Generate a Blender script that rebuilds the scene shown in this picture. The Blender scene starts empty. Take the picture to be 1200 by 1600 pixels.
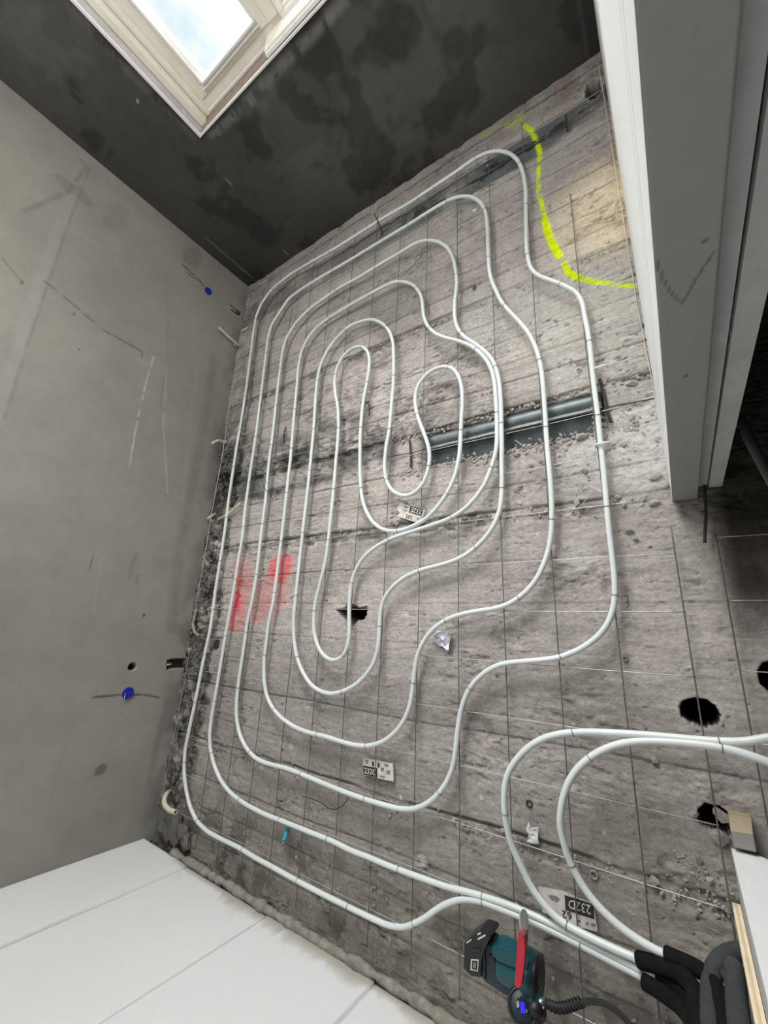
import bpy, bmesh, math, random
import numpy as np
from mathutils import Vector, Matrix, noise as mnoise
random.seed(7); rng = np.random.default_rng(7)
S = 1.27            # metres from camera up to the ceiling
EYE = 1.5           # camera height above the floor
CZ = EYE + S        # ceiling height
scene = bpy.context.scene
COL = scene.collection

# ------------------------------------------------------------------ camera
RC = np.array([[-0.82277021, 0.04745849, 0.56638933], [0.12450083, -0.95725833, 0.26106709], [0.55457076, 0.28531416, 0.78169502]])
def _rod(r):
    th = np.linalg.norm(r); k = r / th
    K = np.array([[0, -k[2], k[1]], [k[2], 0, -k[0]], [-k[1], k[0], 0]])
    return np.eye(3) + math.sin(th) * K + (1 - math.cos(th)) * K @ K
FPX = 646.34
cam = bpy.data.cameras.new('camera'); cam_ob = bpy.data.objects.new('camera', cam); COL.objects.link(cam_ob)
U_, S_, V_ = np.linalg.svd(RC); RC = U_ @ V_
mw = Matrix.Identity(4)
for i in range(3):
    mw[i][0] = RC[0, i]; mw[i][1] = -RC[1, i]; mw[i][2] = -RC[2, i]
mw[2][3] = EYE
cam_ob.matrix_world = mw
cam.sensor_fit = 'VERTICAL'; cam.sensor_height = 36.0; cam.lens = FPX / 1600 * 36.0
cam.clip_start = 0.02; cam.clip_end = 200
scene.camera = cam_ob

# ------------------------------------------------------------------ view, sky, lights
scene.view_settings.view_transform = 'Standard'
scene.view_settings.look = 'None'
scene.view_settings.gamma = 1.0
scene.view_settings.use_curve_mapping = False
scene.view_settings.exposure = 0.30
world = bpy.data.worlds.new('sky'); scene.world = world; world.use_nodes = True
wn = world.node_tree; wn.nodes.clear()
def N(nt, t, **kw):
    n = nt.nodes.new(t)
    for k, v in kw.items():
        if k in n.inputs: n.inputs[k].default_value = v
        else: setattr(n, k, v)
    return n
tc = N(wn, 'ShaderNodeTexCoord')
cl = N(wn, 'ShaderNodeTexNoise', Scale=5.0, Detail=5.0, Roughness=0.55)
wn.links.new(tc.outputs['Generated'], cl.inputs['Vector'])
cr = N(wn, 'ShaderNodeValToRGB'); cr.color_ramp.elements[0].position = 0.36; cr.color_ramp.elements[1].position = 0.56
cr.color_ramp.elements[0].color = (0.52, 0.66, 0.73, 1); cr.color_ramp.elements[1].color = (1.0, 1.0, 1.0, 1)
wn.links.new(cl.outputs['Fac'], cr.inputs['Fac'])
bg = N(wn, 'ShaderNodeBackground', Strength=1.05); wn.links.new(cr.outputs['Color'], bg.inputs['Color'])
wo = N(wn, 'ShaderNodeOutputWorld'); wn.links.new(bg.outputs['Background'], wo.inputs['Surface'])

def area_light(name, loc, target, sx, sy, power, color):
    L = bpy.data.lights.new(name, 'AREA'); L.shape = 'RECTANGLE'; L.size = sx; L.size_y = sy
    L.energy = power; L.color = color
    o = bpy.data.objects.new(name, L); COL.objects.link(o); o.location = loc
    d = Vector(target) - Vector(loc); o.rotation_euler = d.to_track_quat('-Z', 'Y').to_euler()
    return o
# daylight coming in through the tall window (bright overcast sky and sunlit yard outside)
area_light('daylight', (1.0, 3.30, 0.85), (0.70, 0.2, 2.35), 2.0, 1.0, 178, (1.0, 0.985, 0.96))
# unseen lamp added low near the window, fills in light from below
area_light('low_fill_light', (1.15, 1.50, 0.35), (0.95, 1.2, 2.77), 1.2, 0.7, 21, (1.0, 0.975, 0.93))
# small warm torch lamp shining at the ceiling beside the partition
sp = bpy.data.lights.new('torch', 'SPOT'); sp.energy = 105; sp.color = (1.0, 0.80, 0.45); sp.spot_size = math.radians(15); sp.spot_blend = 1.0; sp.shadow_soft_size = 0.03
spo = bpy.data.objects.new('torch', sp); COL.objects.link(spo); spo.location = (0.30, 0.9, 0.9)
spo.rotation_euler = (Vector((0.015, 1.45, CZ)) - spo.location).to_track_quat('-Z', 'Y').to_euler()

# ------------------------------------------------------------------ pixel -> world
def ray(x, y):
    c = np.array([(x - 600) / FPX, (y - 800) / FPX, 1.0]); return c @ RC
def pz(x, y, h=S):
    """point seen at pixel (x,y) lying h metres above the camera"""
    d = ray(x, y); d = d / d[2] * h
    return np.array([d[0], d[1], EYE + h])
def pxp(x, y, X):
    d = ray(x, y); d = d / d[0] * X; return np.array([d[0], d[1], EYE + d[2]])
def pyp(x, y, Y):
    d = ray(x, y); d = d / d[1] * Y; return np.array([d[0], d[1], EYE + d[2]])

XL, YW, YF = 1.66869 * S, 1.74403 * S, -0.73408 * S     # plaster wall, window wall, foam wall
CROP = {'A': (350, 200, 4), 'B': (600, 200, 4), 'C': (350, 450, 4), 'D': (600, 450, 4), 'E': (250, 700, 4), 'F': (500, 700, 4),
        'G': (750, 700, 3), 'H': (400, 850, 4), 'I': (650, 900, 4), 'J': (300, 1050, 4), 'K': (550, 1100, 4), 'L': (800, 850, 3),
        'M': (600, 1200, 2), 'N': (850, 1350, 6), 'O': (240, 1100, 5.3333), 'Q': (850, 450, 4.8), 'R': (0, 850, 2.4), 'P': (0, 0, 1),
        'T': (980, 1400, 5.4545), 'V': (700, 1400, 6), 'W': (1060, 1250, 8)}
def tr(*segs):
    out = []
    for s in segs:
        k, pts = s.split(':'); ox, oy, sc = CROP[k.strip()]
        for q in pts.split():
            a, b = q.split(','); out.append((ox + float(a) / sc, oy + float(b) / sc))
    return out

# ------------------------------------------------------------------ materials
def mat(name, color=(.5, .5, .5), rough=.6, metal=0.0, attr=False, nscale=0, namt=0.0, bump=0.0, bscale=60, bdist=.002, emis=None, estr=0.0,
        n2=None, spec=.5, trans=0.0, stretch=None, sss=0.0):
    m = bpy.data.materials.new(name); m.use_nodes = True; nt = m.node_tree; nt.nodes.clear()
    out = N(nt, 'ShaderNodeOutputMaterial'); b = N(nt, 'ShaderNodeBsdfPrincipled'); nt.links.new(b.outputs[0], out.inputs[0])
    b.inputs['Roughness'].default_value = rough; b.inputs['Metallic'].default_value = metal
    b.inputs['Specular IOR Level'].default_value = spec
    b.inputs['Base Color'].default_value = (*color, 1)
    if sss: b.inputs['Subsurface Weight'].default_value = sss; b.inputs['Subsurface Radius'].default_value = (.004, .004, .005)
    src = None
    if attr:
        a = N(nt, 'ShaderNodeVertexColor'); a.layer_name = 'Col'; src = a.outputs['Color']
    g = N(nt, 'ShaderNodeNewGeometry')
    pos = g.outputs['Position']
    if stretch:
        mp = N(nt, 'ShaderNodeMapping'); mp.inputs['Scale'].default_value = stretch; nt.links.new(pos, mp.inputs['Vector']); pos = mp.outputs[0]
    if namt:
        n = N(nt, 'ShaderNodeTexNoise', Scale=nscale or 20, Detail=8.0, Roughness=.65); nt.links.new(pos, n.inputs['Vector'])
        mr = N(nt, 'ShaderNodeMapRange'); mr.inputs['From Min'].default_value = .3; mr.inputs['From Max'].default_value = .7
        mr.inputs['To Min'].default_value = 1 - namt; mr.inputs['To Max'].default_value = 1 + namt
        nt.links.new(n.outputs['Fac'], mr.inputs['Value'])
        mx = N(nt, 'ShaderNodeVectorMath', operation='SCALE')
        if src is not None: nt.links.new(src, mx.inputs[0])
        else: mx.inputs[0].default_value = color
        nt.links.new(mr.outputs[0], mx.inputs['Scale']); src = mx.outputs[0]
    if src is not None: nt.links.new(src, b.inputs['Base Color'])
    if bump:
        n = N(nt, 'ShaderNodeTexNoise', Scale=bscale, Detail=10.0, Roughness=.7); nt.links.new(pos, n.inputs['Vector'])
        bp = N(nt, 'ShaderNodeBump', Strength=bump, Distance=bdist); nt.links.new(n.outputs['Fac'], bp.inputs['Height'])
        nt.links.new(bp.outputs[0], b.inputs['Normal'])
    if emis:
        b.inputs['Emission Color'].default_value = (*emis, 1); b.inputs['Emission Strength'].default_value = estr
    return m
M = {}
M['ceiling'] = mat('board_marked_concrete', attr=True, rough=.9, nscale=75, namt=.20, bump=.9, bscale=110, bdist=.006, spec=.2)
M['plaster'] = mat('grey_plaster', attr=True, rough=.85, nscale=9, namt=.07, bump=.35, bscale=35, bdist=.002, spec=.25)
M['dark_plaster'] = mat('dark_skim_plaster', attr=True, rough=.8, nscale=14, namt=.12, bump=.3, bscale=30, bdist=.002, spec=.3)
M['foam'] = mat('white_foam_board', attr=True, rough=.8, nscale=160, namt=.03, bump=.25, bscale=160, bdist=.001, spec=.3)
M['pipe'] = mat('white_plastic_pipe', (.62, .66, .66), rough=.38, nscale=8, namt=.05, spec=.5)
M['wire'] = mat('galvanised_wire', (.40, .40, .385), rough=.4, metal=.4, nscale=40, namt=.25)
M['wire_dark'] = mat('weathered_wire', (.13, .13, .125), rough=.6, metal=.3, nscale=40, namt=.25)
M['rust'] = mat('rusty_steel', (.045, .038, .034), rough=.8, metal=.2, nscale=60, namt=.4)
M['steel'] = mat('grey_blue_steel', (.085, .108, .112), rough=.42, metal=.35, nscale=30, namt=.3, bump=.3, bscale=60, bdist=.001)
M['steel_dark'] = mat('dark_blue_steel', (.045, .055, .060), rough=.7, metal=.3, nscale=25, namt=.5, bump=.5, bscale=80, bdist=.002)
M['lip'] = mat('bare_steel_lip', (.42, .44, .43), rough=.4, metal=.5, nscale=60, namt=.3)
M['stone'] = mat('rubble', (.33, .32, .295), rough=.95, nscale=60, namt=.25, bump=.8, bscale=120, bdist=.003)
M['mortar'] = mat('mortar', (.235, .225, .195), rough=.95, nscale=35, namt=.4, bump=1.0, bscale=60, bdist=.004)
M['mortar_dark'] = mat('dark_mortar', (.13, .125, .11), rough=.95, nscale=30, namt=.3, bump=1, bscale=50, bdist=.006)
M['cream'] = mat('cream_plastic_conduit', (.58, .54, .43), rough=.5, nscale=30, namt=.1)
M['blue'] = mat('blue_plastic', (.005, .02, .32), rough=.45)
M['hole'] = mat('unlit_cavity', (.012, .011, .010), rough=1)
M['frame'] = mat('cream_window_paint', (.74, .71, .62), rough=.45, nscale=10, namt=.04)
M['frame_white'] = mat('white_window_bead', (.74, .74, .72), rough=.45)
M['reveal'] = mat('grey_white_reveal', (.50, .49, .48), rough=.8, nscale=20, namt=.12, bump=.3)
M['brown'] = mat('bare_brown_soffit', (.23, .18, .155), rough=.85, nscale=30, namt=.3, bump=.5, bscale=70)
M['white_board'] = mat('white_board', attr=True, rough=.6, nscale=40, namt=.03, bump=.12, bscale=60, bdist=.001)
M['white_edge'] = mat('white_painted_edge', (.82, .84, .86), rough=.5, nscale=40, namt=.04)
M['orange'] = mat('orange_mastic', (.50, .17, .08), rough=.6, nscale=50, namt=.2)
M['gap'] = mat('dark_gap', (.03, .03, .032), rough=.9)
M['floor'] = mat('grey_floor_screed', (.24, .235, .22), rough=.9, nscale=6, namt=.1)
M['unlit_wall'] = mat('unlit_wall_black', (.012, .011, .010), rough=.95, nscale=20, namt=.3, bump=.6)  # near-black colour stands in for the missing light in the neighbouring room
M['grey_rod'] = mat('dull_grey_conduit', (.11, .11, .115), rough=.6)
M['black_foam'] = mat('black_pipe_foam', (.006, .006, .007), rough=.85, spec=.15, nscale=60, namt=.3, bump=.5, bscale=150, bdist=.002)
M['grey_foam'] = mat('grey_pipe_foam', (.046, .050, .054), rough=.9, spec=.15, nscale=60, namt=.15, bump=.4, bscale=150, bdist=.002)
M['ply'] = mat('plywood_edge', (.55, .43, .29), rough=.7, nscale=30, namt=.15)
M['ply_light'] = mat('plywood_light_layer', (.70, .60, .44), rough=.7, nscale=30, namt=.1)
M['wood'] = mat('raw_timber', (.50, .41, .29), rough=.75, nscale=25, namt=.15, stretch=(1, 1, .2))
M['grey_wood'] = mat('grey_shaded_timber', (.26, .245, .24), rough=.8, nscale=30, namt=.1)
M['teal'] = mat('teal_plastic', (.003, .060, .075), rough=.4, nscale=60, namt=.05)
M['teal_dark'] = mat('dark_teal_plastic', (.010, .026, .034), rough=.5)
M['black'] = mat('black_plastic', (.010, .010, .012), rough=.45)
M['black_rubber'] = mat('black_rubber', (.012, .012, .013), rough=.6)
M['print_white'] = mat('white_print', (.60, .60, .60), rough=.5)
M['chrome'] = mat('bright_metal', (.70, .70, .70), rough=.2, metal=.9)
M['red'] = mat('red_enamel', (.46, .012, .035), rough=.35)
M['red_dark'] = mat('dark_red_enamel', (.20, .008, .018), rough=.4)
M['screen'] = mat('lit_blue_screen', (.0, .0, .1), rough=.3, emis=(.02, .03, 1.0), estr=1.0)
M['paper'] = mat('aged_paper', (.56, .54, .50), rough=.8, nscale=45, namt=.22)
M['ink'] = mat('black_print', (.025, .025, .025), rough=.8, nscale=80, namt=.3)
M['ink_faded'] = mat('faded_print', (.20, .19, .18), rough=.8, nscale=80, namt=.4)
M['print_pale'] = mat('pale_print', (.62, .61, .57), rough=.8)
M['cyan'] = mat('turquoise_plastic', (.03, .27, .37), rough=.45)
M['paper_white'] = mat('white_paper', (.74, .75, .78), rough=.7)
M['film'] = mat('clear_plastic_film', (.66, .65, .74), rough=.15, spec=.9)
M['tie'] = mat('steel_tie_wire', (.28, .28, .28), rough=.4, metal=.6)
M['white_tie'] = mat('white_cable_tie', (.72, .72, .68), rough=.5)
def glass():
    m = bpy.data.materials.new('window_glass'); m.use_nodes = True; nt = m.node_tree; nt.nodes.clear()
    o = N(nt, 'ShaderNodeOutputMaterial'); mx = N(nt, 'ShaderNodeMixShader'); f = N(nt, 'ShaderNodeFresnel', IOR=1.45)
    t = N(nt, 'ShaderNodeBsdfTransparent'); g = N(nt, 'ShaderNodeBsdfGlossy', Roughness=.02)
    nt.links.new(f.outputs[0], mx.inputs[0]); nt.links.new(t.outputs[0], mx.inputs[1]); nt.links.new(g.outputs[0], mx.inputs[2]); nt.links.new(mx.outputs[0], o.inputs[0])
    return m
M['glass'] = glass()

# ------------------------------------------------------------------ object helpers
def obj(name, me, m, parent=None):
    o = bpy.data.objects.new(name, me); COL.objects.link(o)
    if m is not None and len(me.materials) == 0: me.materials.append(M[m] if isinstance(m, str) else m)
    if parent is not None: o.parent = parent
    return o
def tag(o, label, cat, group=None):
    o['label'] = label; o['category'] = cat
    if group: o['group'] = group
    return o
def thing(name, label, cat, group=None):
    o = bpy.data.objects.new(name, None); COL.objects.link(o); o.empty_display_size = .05
    return tag(o, label, cat, group)
def rebase(root):
    """move an Empty to the middle of its parts without moving them"""
    mn = np.array([1e9] * 3); mx = -mn
    kids = list(root.children)
    for k in kids:
        for v in k.bound_box:
            w = np.array(v); mn = np.minimum(mn, w); mx = np.maximum(mx, w)
    c = (mn + mx) / 2; root.location = c
    for k in kids: k.matrix_parent_inverse = Matrix.Translation(-Vector(c))
def struct(o): o['kind'] = 'structure'; return o
def me_of(bm, name='m', smooth=False):
    me = bpy.data.meshes.new(name); bmesh.ops.recalc_face_normals(bm, faces=bm.faces[:]); bm.to_mesh(me); bm.free()
    if smooth: me.polygons.foreach_set('use_smooth', [True] * len(me.polygons))
    return me
def box_me(x0, x1, y0, y1, z0, z1, bev=0):
    bm = bmesh.new(); add_box(bm, x0, x1, y0, y1, z0, z1)
    if bev: bmesh.ops.bevel(bm, geom=bm.edges[:], offset=bev, segments=2, affect='EDGES', profile=.6)
    return me_of(bm)
def add_box(bm, x0, x1, y0, y1, z0, z1):
    v = [bm.verts.new(c) for c in [(x0, y0, z0), (x1, y0, z0), (x1, y1, z0), (x0, y1, z0), (x0, y0, z1), (x1, y0, z1), (x1, y1, z1), (x0, y1, z1)]]
    for f in [(0, 1, 2, 3), (4, 5, 6, 7), (0, 1, 5, 4), (1, 2, 6, 5), (2, 3, 7, 6), (3, 0, 4, 7)]: bm.faces.new([v[i] for i in f])
def prism_me(bottom, top, bev=0):
    bm = bmesh.new(); n = len(bottom)
    b = [bm.verts.new(tuple(p)) for p in bottom]; t = [bm.verts.new(tuple(p)) for p in top]
    bm.faces.new(b); bm.faces.new(t[::-1])
    for i in range(n): bm.faces.new([b[i], b[(i + 1) % n], t[(i + 1) % n], t[i]])
    if bev: bmesh.ops.bevel(bm, geom=bm.edges[:], offset=bev, segments=2, affect='EDGES', profile=.6, clamp_overlap=True)
    return me_of(bm)
def px_prism(pts, h, thick, bev=0):
    """solid whose under side shows the given pixel outline, h metres above the camera, thick metres tall"""
    b = [pz(x, y, h) for x, y in pts]; t = [p + np.array([0, 0, thick]) for p in b]
    return prism_me(b, t, bev)
def resample(P, step, sigma):
    P = np.asarray(P, float); d = np.r_[0, np.cumsum(np.linalg.norm(np.diff(P, axis=0), axis=1))]
    n = max(3, int(d[-1] / step)); s = np.linspace(0, d[-1], n)
    Q = np.stack([np.interp(s, d, P[:, i]) for i in range(3)], 1)
    if sigma > 0:
        k = int(3 * sigma / step) + 1; w = np.exp(-.5 * (np.arange(-k, k + 1) * step / sigma) ** 2); w /= w.sum()
        a = np.vstack([2 * Q[0] - Q[1:k + 1][::-1], Q, 2 * Q[-1] - Q[-k - 1:-1][::-1]]) if n > k + 1 else None
        if a is not None: Q = np.stack([np.convolve(a[:, i], w, 'valid') for i in range(3)], 1)
    return Q
def tube_me(P, r, seg=10, cap=True, rs=None):
    P = np.asarray(P, float); n = len(P); T = np.gradient(P, axis=0); T /= np.linalg.norm(T, axis=1)[:, None] + 1e-12
    up = np.array([0, 0, 1.0]) if abs(T[0][2]) < .9 else np.array([1.0, 0, 0])
    u = np.cross(T[0], up); u /= np.linalg.norm(u); V = []
    for i in range(n):
        u = u - T[i] * (u @ T[i]); u /= np.linalg.norm(u); w = np.cross(T[i], u)
        rr = rs[i] if rs is not None else r
        a = np.arange(seg) * 2 * math.pi / seg
        V.append(P[i] + rr * (np.cos(a)[:, None] * u + np.sin(a)[:, None] * w))
    V = np.vstack(V); F = []
    for i in range(n - 1):
        for j in range(seg):
            k = (j + 1) % seg; F.append((i * seg + j, i * seg + k, (i + 1) * seg + k, (i + 1) * seg + j))
    if cap: F.append(tuple(range(seg))[::-1]); F.append(tuple((n - 1) * seg + j for j in range(seg)))
    me = bpy.data.meshes.new('tube'); me.from_pydata(V.tolist(), [], F); me.polygons.foreach_set('use_smooth', [len(f) == 4 for f in F]); return me
def tube(name, P, r, m, parent=None, seg=10, rs=None): return obj(name, tube_me(P, r, seg, rs=rs), m, parent)
def ring_me(c, axis, R, r, seg=16, sec=6):
    axis = Vector(axis).normalized(); u = axis.orthogonal().normalized(); w = axis.cross(u); V = []; F = []
    for i in range(seg):
        a = 2 * math.pi * i / seg; d = u * math.cos(a) + w * math.sin(a)
        for j in range(sec):
            b = 2 * math.pi * j / sec; V.append(tuple(Vector(c) + d * (R + r * math.cos(b)) + axis * (r * math.sin(b))))
    for i in range(seg):
        for j in range(sec):
            F.append((i * sec + j, ((i + 1) % seg) * sec + j, ((i + 1) % seg) * sec + (j + 1) % sec, i * sec + (j + 1) % sec))
    me = bpy.data.meshes.new('ring'); me.from_pydata(V, [], F); me.polygons.foreach_set('use_smooth', [True] * len(F)); return me
def lump_bm(bm, c, sx, sy, sz, sub=1, seed=0, rough=.25):
    r = random.Random(seed); M4 = Matrix.Translation(Vector(c)) @ Matrix.Rotation(r.random() * 6.3, 4, 'Z') @ Matrix.Diagonal((sx, sy, sz, 1))
    res = bmesh.ops.create_icosphere(bm, subdivisions=sub, radius=1.0)
    for v in res['verts']:
        k = 1 + rough * (r.random() * 2 - 1); v.co = M4 @ (v.co * k)

# ------------------------------------------------------------------ painted, modelled surfaces (numpy grids)
def vn(U, V, sc, seed):
    r = np.random.default_rng(seed); G = r.random((257, 257)); x = U / sc + 1000.3; y = V / sc + 1000.7
    xi = np.floor(x).astype(int); yi = np.floor(y).astype(int); fx = x - xi; fy = y - yi
    fx = fx * fx * (3 - 2 * fx); fy = fy * fy * (3 - 2 * fy); xi %= 256; yi %= 256
    return (G[xi, yi] * (1 - fx) + G[xi + 1, yi] * fx) * (1 - fy) + (G[xi, yi + 1] * (1 - fx) + G[xi + 1, yi + 1] * fx) * fy
def fbm(U, V, sc, seed, oct=4):
    t = 0; a = 1; s = 0
    for o in range(oct): t = t + a * vn(U, V, sc / 2 ** o, seed + o); s += a; a *= .55
    return t / s
def ss(x, a, b): t = np.clip((x - a) / (b - a), 0, 1); return t * t * (3 - 2 * t)
class Field:
    def __init__(s, u, v, to3, pxf, base):
        s.u = u; s.v = v; s.U, s.V = np.meshgrid(u, v, indexing='ij'); s.to3 = to3; s.pxf = pxf
        s.C = np.ones(s.U.shape + (3,)) * np.array(base); s.H = np.zeros(s.U.shape)
    def dist(s, pts, px=True):
        P = [s.pxf(*q) for q in pts] if px else pts; D = np.full(s.U.shape, 9.0); T = np.zeros(s.U.shape); tot = 0
        for (a, b), (c, d) in zip(P[:-1], P[1:]):
            dx, dy = c - a, d - b; L = dx * dx + dy * dy + 1e-12
            t = np.clip(((s.U - a) * dx + (s.V - b) * dy) / L, 0, 1); q = np.hypot(s.U - a - t * dx, s.V - b - t * dy)
            m = q < D; D[m] = q[m]; T[m] = (tot + t * math.sqrt(L))[m]; tot += math.sqrt(L)
        return D, T
    def inside(s, pts, px=True):
        P = [s.pxf(*q) for q in pts] if px else pts; I = np.zeros(s.U.shape, bool); n = len(P)
        for i in range(n):
            (x0, y0), (x1, y1) = P[i], P[(i + 1) % n]
            if y0 == y1: continue
            c = ((y0 > s.V) != (y1 > s.V)) & (s.U < (x1 - x0) * (s.V - y0) / (y1 - y0) + x0); I ^= c
        return I
    def mix(s, mask, col): s.C += (np.array(col) - s.C) * np.clip(mask, 0, 1)[..., None]
    def mul(s, f): s.C *= f[..., None]
    def line(s, pts, w, col, a=1.0, soft=.6, brk=0, seed=1, px=True):
        D, T = s.dist(pts, px); m = (1 - ss(D, w * (1 - soft), w)) * a
        if brk: m = m * ss(fbm(s.U, s.V, .03, seed, 3), brk - .12, brk + .12)
        s.mix(m, col)
    def blob(s, x, y, r, col, a=1.0, seed=1, px=True, ry=None, jag=.5):
        c = s.pxf(x, y) if px else (x, y); ry = ry or r
        q = np.hypot((s.U - c[0]) / r, (s.V - c[1]) / ry) + jag * (fbm(s.U, s.V, r * .7, seed, 3) - .5)
        s.mix((1 - ss(q, .6, 1.0)) * a, col)
    def mesh(s, name, flip=False):
        n, m = s.U.shape; co = s.to3(s.U, s.V, s.H).reshape(-1, 3)
        me = bpy.data.meshes.new(name); me.vertices.add(n * m); me.vertices.foreach_set('co', co.astype(np.float32).ravel())
        i = np.arange((n - 1) * (m - 1)); a = (i // (m - 1)) * m + i % (m - 1)
        q = np.stack([a, a + 1, a + m + 1, a + m], 1)
        if flip: q = q[:, ::-1]
        me.loops.add(q.size); me.loops.foreach_set('vertex_index', q.ravel().astype(np.int32))
        me.polygons.add(len(q)); me.polygons.foreach_set('loop_start', (np.arange(len(q)) * 4).astype(np.int32))
        me.polygons.foreach_set('use_smooth', np.ones(len(q), bool))
        me.update(calc_edges=True)
        ca = me.color_attributes.new('Col', 'FLOAT_COLOR', 'POINT')
        c4 = np.ones((n * m, 4), np.float32); c4[:, :3] = np.clip(s.C, 0, 1).reshape(-1, 3); ca.data.foreach_set('color', c4.ravel())
        return me

# ================================================================== CEILING
def axis_steps(a, b, knots):
    out = [a]
    while out[-1] < b - 1e-6:
        st = next(s for lim, s in knots if out[-1] < lim - 1e-9); out.append(min(b, out[-1] + st))
    return np.array(out)
cx = axis_steps(-.45, XL + .06, [(.85, .0034), (9, .0068)])
cy = axis_steps(YF - .06, YW + .06, [(.9, .0030), (9, .0036)])
def c_px(x, y): p = pz(x, y); return (p[0], p[1])
F = Field(cx, cy, lambda U, V, H: np.stack([U, V, CZ + H], -1), c_px, (.425, .402, .370))
U, V = F.U, F.V
# large tonal drift, cement bloom and board marks
t = fbm(U, V, .35, 11, 4); F.mul(.80 + .42 * t)
calm = (1 - ss(V, .24 * S, .33 * S)) * (1 - ss(U, .8, 1.5)) * ss(V, -.55 * S, -.4 * S)
t = fbm(U * .25, V, .05, 21, 5); F.mul(1 + (.28 * t - .14) * (1 - .6 * calm))
t = fbm(U, V, .02, 23, 4); F.mul(1 + (.2 * t - .1) * (1 - .4 * calm))
F.H += (fbm(U, V, .12, 31, 3) - .5) * .008 + (fbm(U * .35, V, .014, 41, 4) - .5) * .0050
scr = ss(fbm(U * .45, V, .035, 43, 5), .52, .66) * ss(fbm(U, V, .30, 44, 3), .42, .60); F.H += scr * .007 * (fbm(U, V, .014, 45, 4)); F.mul(1 - .30 * scr * ss(fbm(U * .5, V, .016, 46, 4), .45, .6)); F.mix(.35 * scr * ss(fbm(U * .4, V, .012, 47, 3), .58, .72), (.60, .585, .55))
dirt = ss(fbm(U, V, .22, 48, 5), .50, .68); F.mix(dirt * .35, (.24, .23, .20))
boards = [-.66, -.58, -.50, -.405, -.31, -.20, -.105, -.015, .09, .19, .30, .39, .48, .60, .69, .753, .827, .914, 1.005, 1.075, 1.145, 1.215, 1.285, 1.36, 1.44, 1.51, 1.60, 1.68]
bo = rng.random(len(boards) + 1)
for i, b in enumerate(boards):
    yb = b * S + (fbm(U, V * 0, .5, 300 + i, 2) - .5) * .018
    d = np.abs(V - yb); k = (.35 + .65 * fbm(U, V, .25, 400 + i, 2)) * (1 - .72 * calm)
    F.mul(1 - .52 * k * (1 - ss(d, .0008, .0042))); F.H += .006 * k * (1 - ss(d, .001, .005)) * (.4 + .6 * rng.random())
    F.H += (bo[i + 1] - bo[i]) * .0035 * ss(V - yb, -.002, .003); F.mul(1 + (bo[i + 1] - bo[i]) * .12 * ss(V - yb, -.002, .003))
# crevices full of broken rubble along three joints
for (b, w, seed, dk) in [(.302, .034, 51, .5), (-.398, .030, 52, .35), (.995, .026, 53, .55), (.60, .016, 54, .6)]:
    yb = b * S + (fbm(U, V * 0, .3, seed, 3) - .5) * .02
    d = np.abs(V - yb); k = (1 - ss(d, w * .45, w)) * ss(fbm(U, V * .3, .22, seed + 40, 3), .30, .55)
    F.H += k * (.003 + .016 * (fbm(U, V, .022, seed + 5, 4) - .35))
    F.mul(1 - k * dk * ss(fbm(U, V, .03, seed + 9, 3), .35, .6))
    e = np.abs(V - yb - w * .62); F.H += .007 * (1 - ss(e, .001, .007)) * ss(fbm(U, V, .3, seed + 2, 2), .3, .5); F.mul(1 - .5 * (1 - ss(e, .001, .006)))
# steel channel trench
tr_lo, tr_hi = .486 * S, .590 * S
wob = (fbm(U, V * 0, .06, 61, 3) - .5) * .02
def band(V, lo, hi, sft): return ss(V, lo - sft, lo + sft) * (1 - ss(V, hi - sft, hi + sft))
inx = 1 - ss(U, .60 * S, .68 * S)
tx = band(V, tr_lo + wob, tr_hi + wob * .6, .004) * (1 - ss(U, .56 * S, .60 * S)) * ss(U, .075 * S, .095 * S)
F.H += tx * .034; F.mix(tx * .8, (.09, .10, .105))
# left run of the trench: smeared over, dark blue-grey and rough
tl = band(V, (.505 + .03 * 0) * S + wob * 2, .672 * S + wob * 2, .02) * ss(U, .62 * S, .74 * S)
rr = fbm(U, V, .035, 63, 5); F.H += tl * (.004 + .026 * (rr - .4)); F.mul(1 - .62 * tl * ss(fbm(U * .6, V, .10, 64, 4), .36, .62))
F.mix(tl * .5 * ss(fbm(U * .5, V, .07, 65, 3), .45, .65), (.085, .095, .10))
# zone above the trench: rough, hacked
tu = band(V, .585 * S, .74 * S, .02) * ss(U, .35 * S, .55 * S); F.H += tu * .02 * (fbm(U, V, .03, 66, 5) - .45); F.mul(1 - .35 * tu * ss(fbm(U, V, .06, 67, 3), .45, .65))
th = band(V, .60 * S, .96 * S, .04) * ss(U, .55 * S, .85 * S) * (1 - ss(U, 1.42 * S, 1.55 * S)); hk = ss(fbm(U * .7, V, .09, 68, 4), .42, .60)
F.H += th * hk * .022 * (fbm(U * .6, V, .030, 69, 5) - .45); F.mul(1 - .40 * th * hk * ss(fbm(U * .5, V, .05, 72, 4), .42, .62))
# pale dusty zone right of / below the trench end
F.blob(1000, 690, .16, (.56, .55, .52), .8, 70, ry=.17); F.blob(960, 720, .20, (.50, .49, .46), .6, 71, ry=.12)
F.blob(930, 500, .30, (.48, .465, .425), .7, 73, ry=.35); F.blob(800, 480, .35, (.46, .45, .415), .5, 74, ry=.2)
rz = np.exp(-((U - .03) / .12) ** 2 - ((V - .60) / .2) ** 2); F.H += rz * .016 * (fbm(U, V, .03, 75, 4) - .5)
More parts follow.
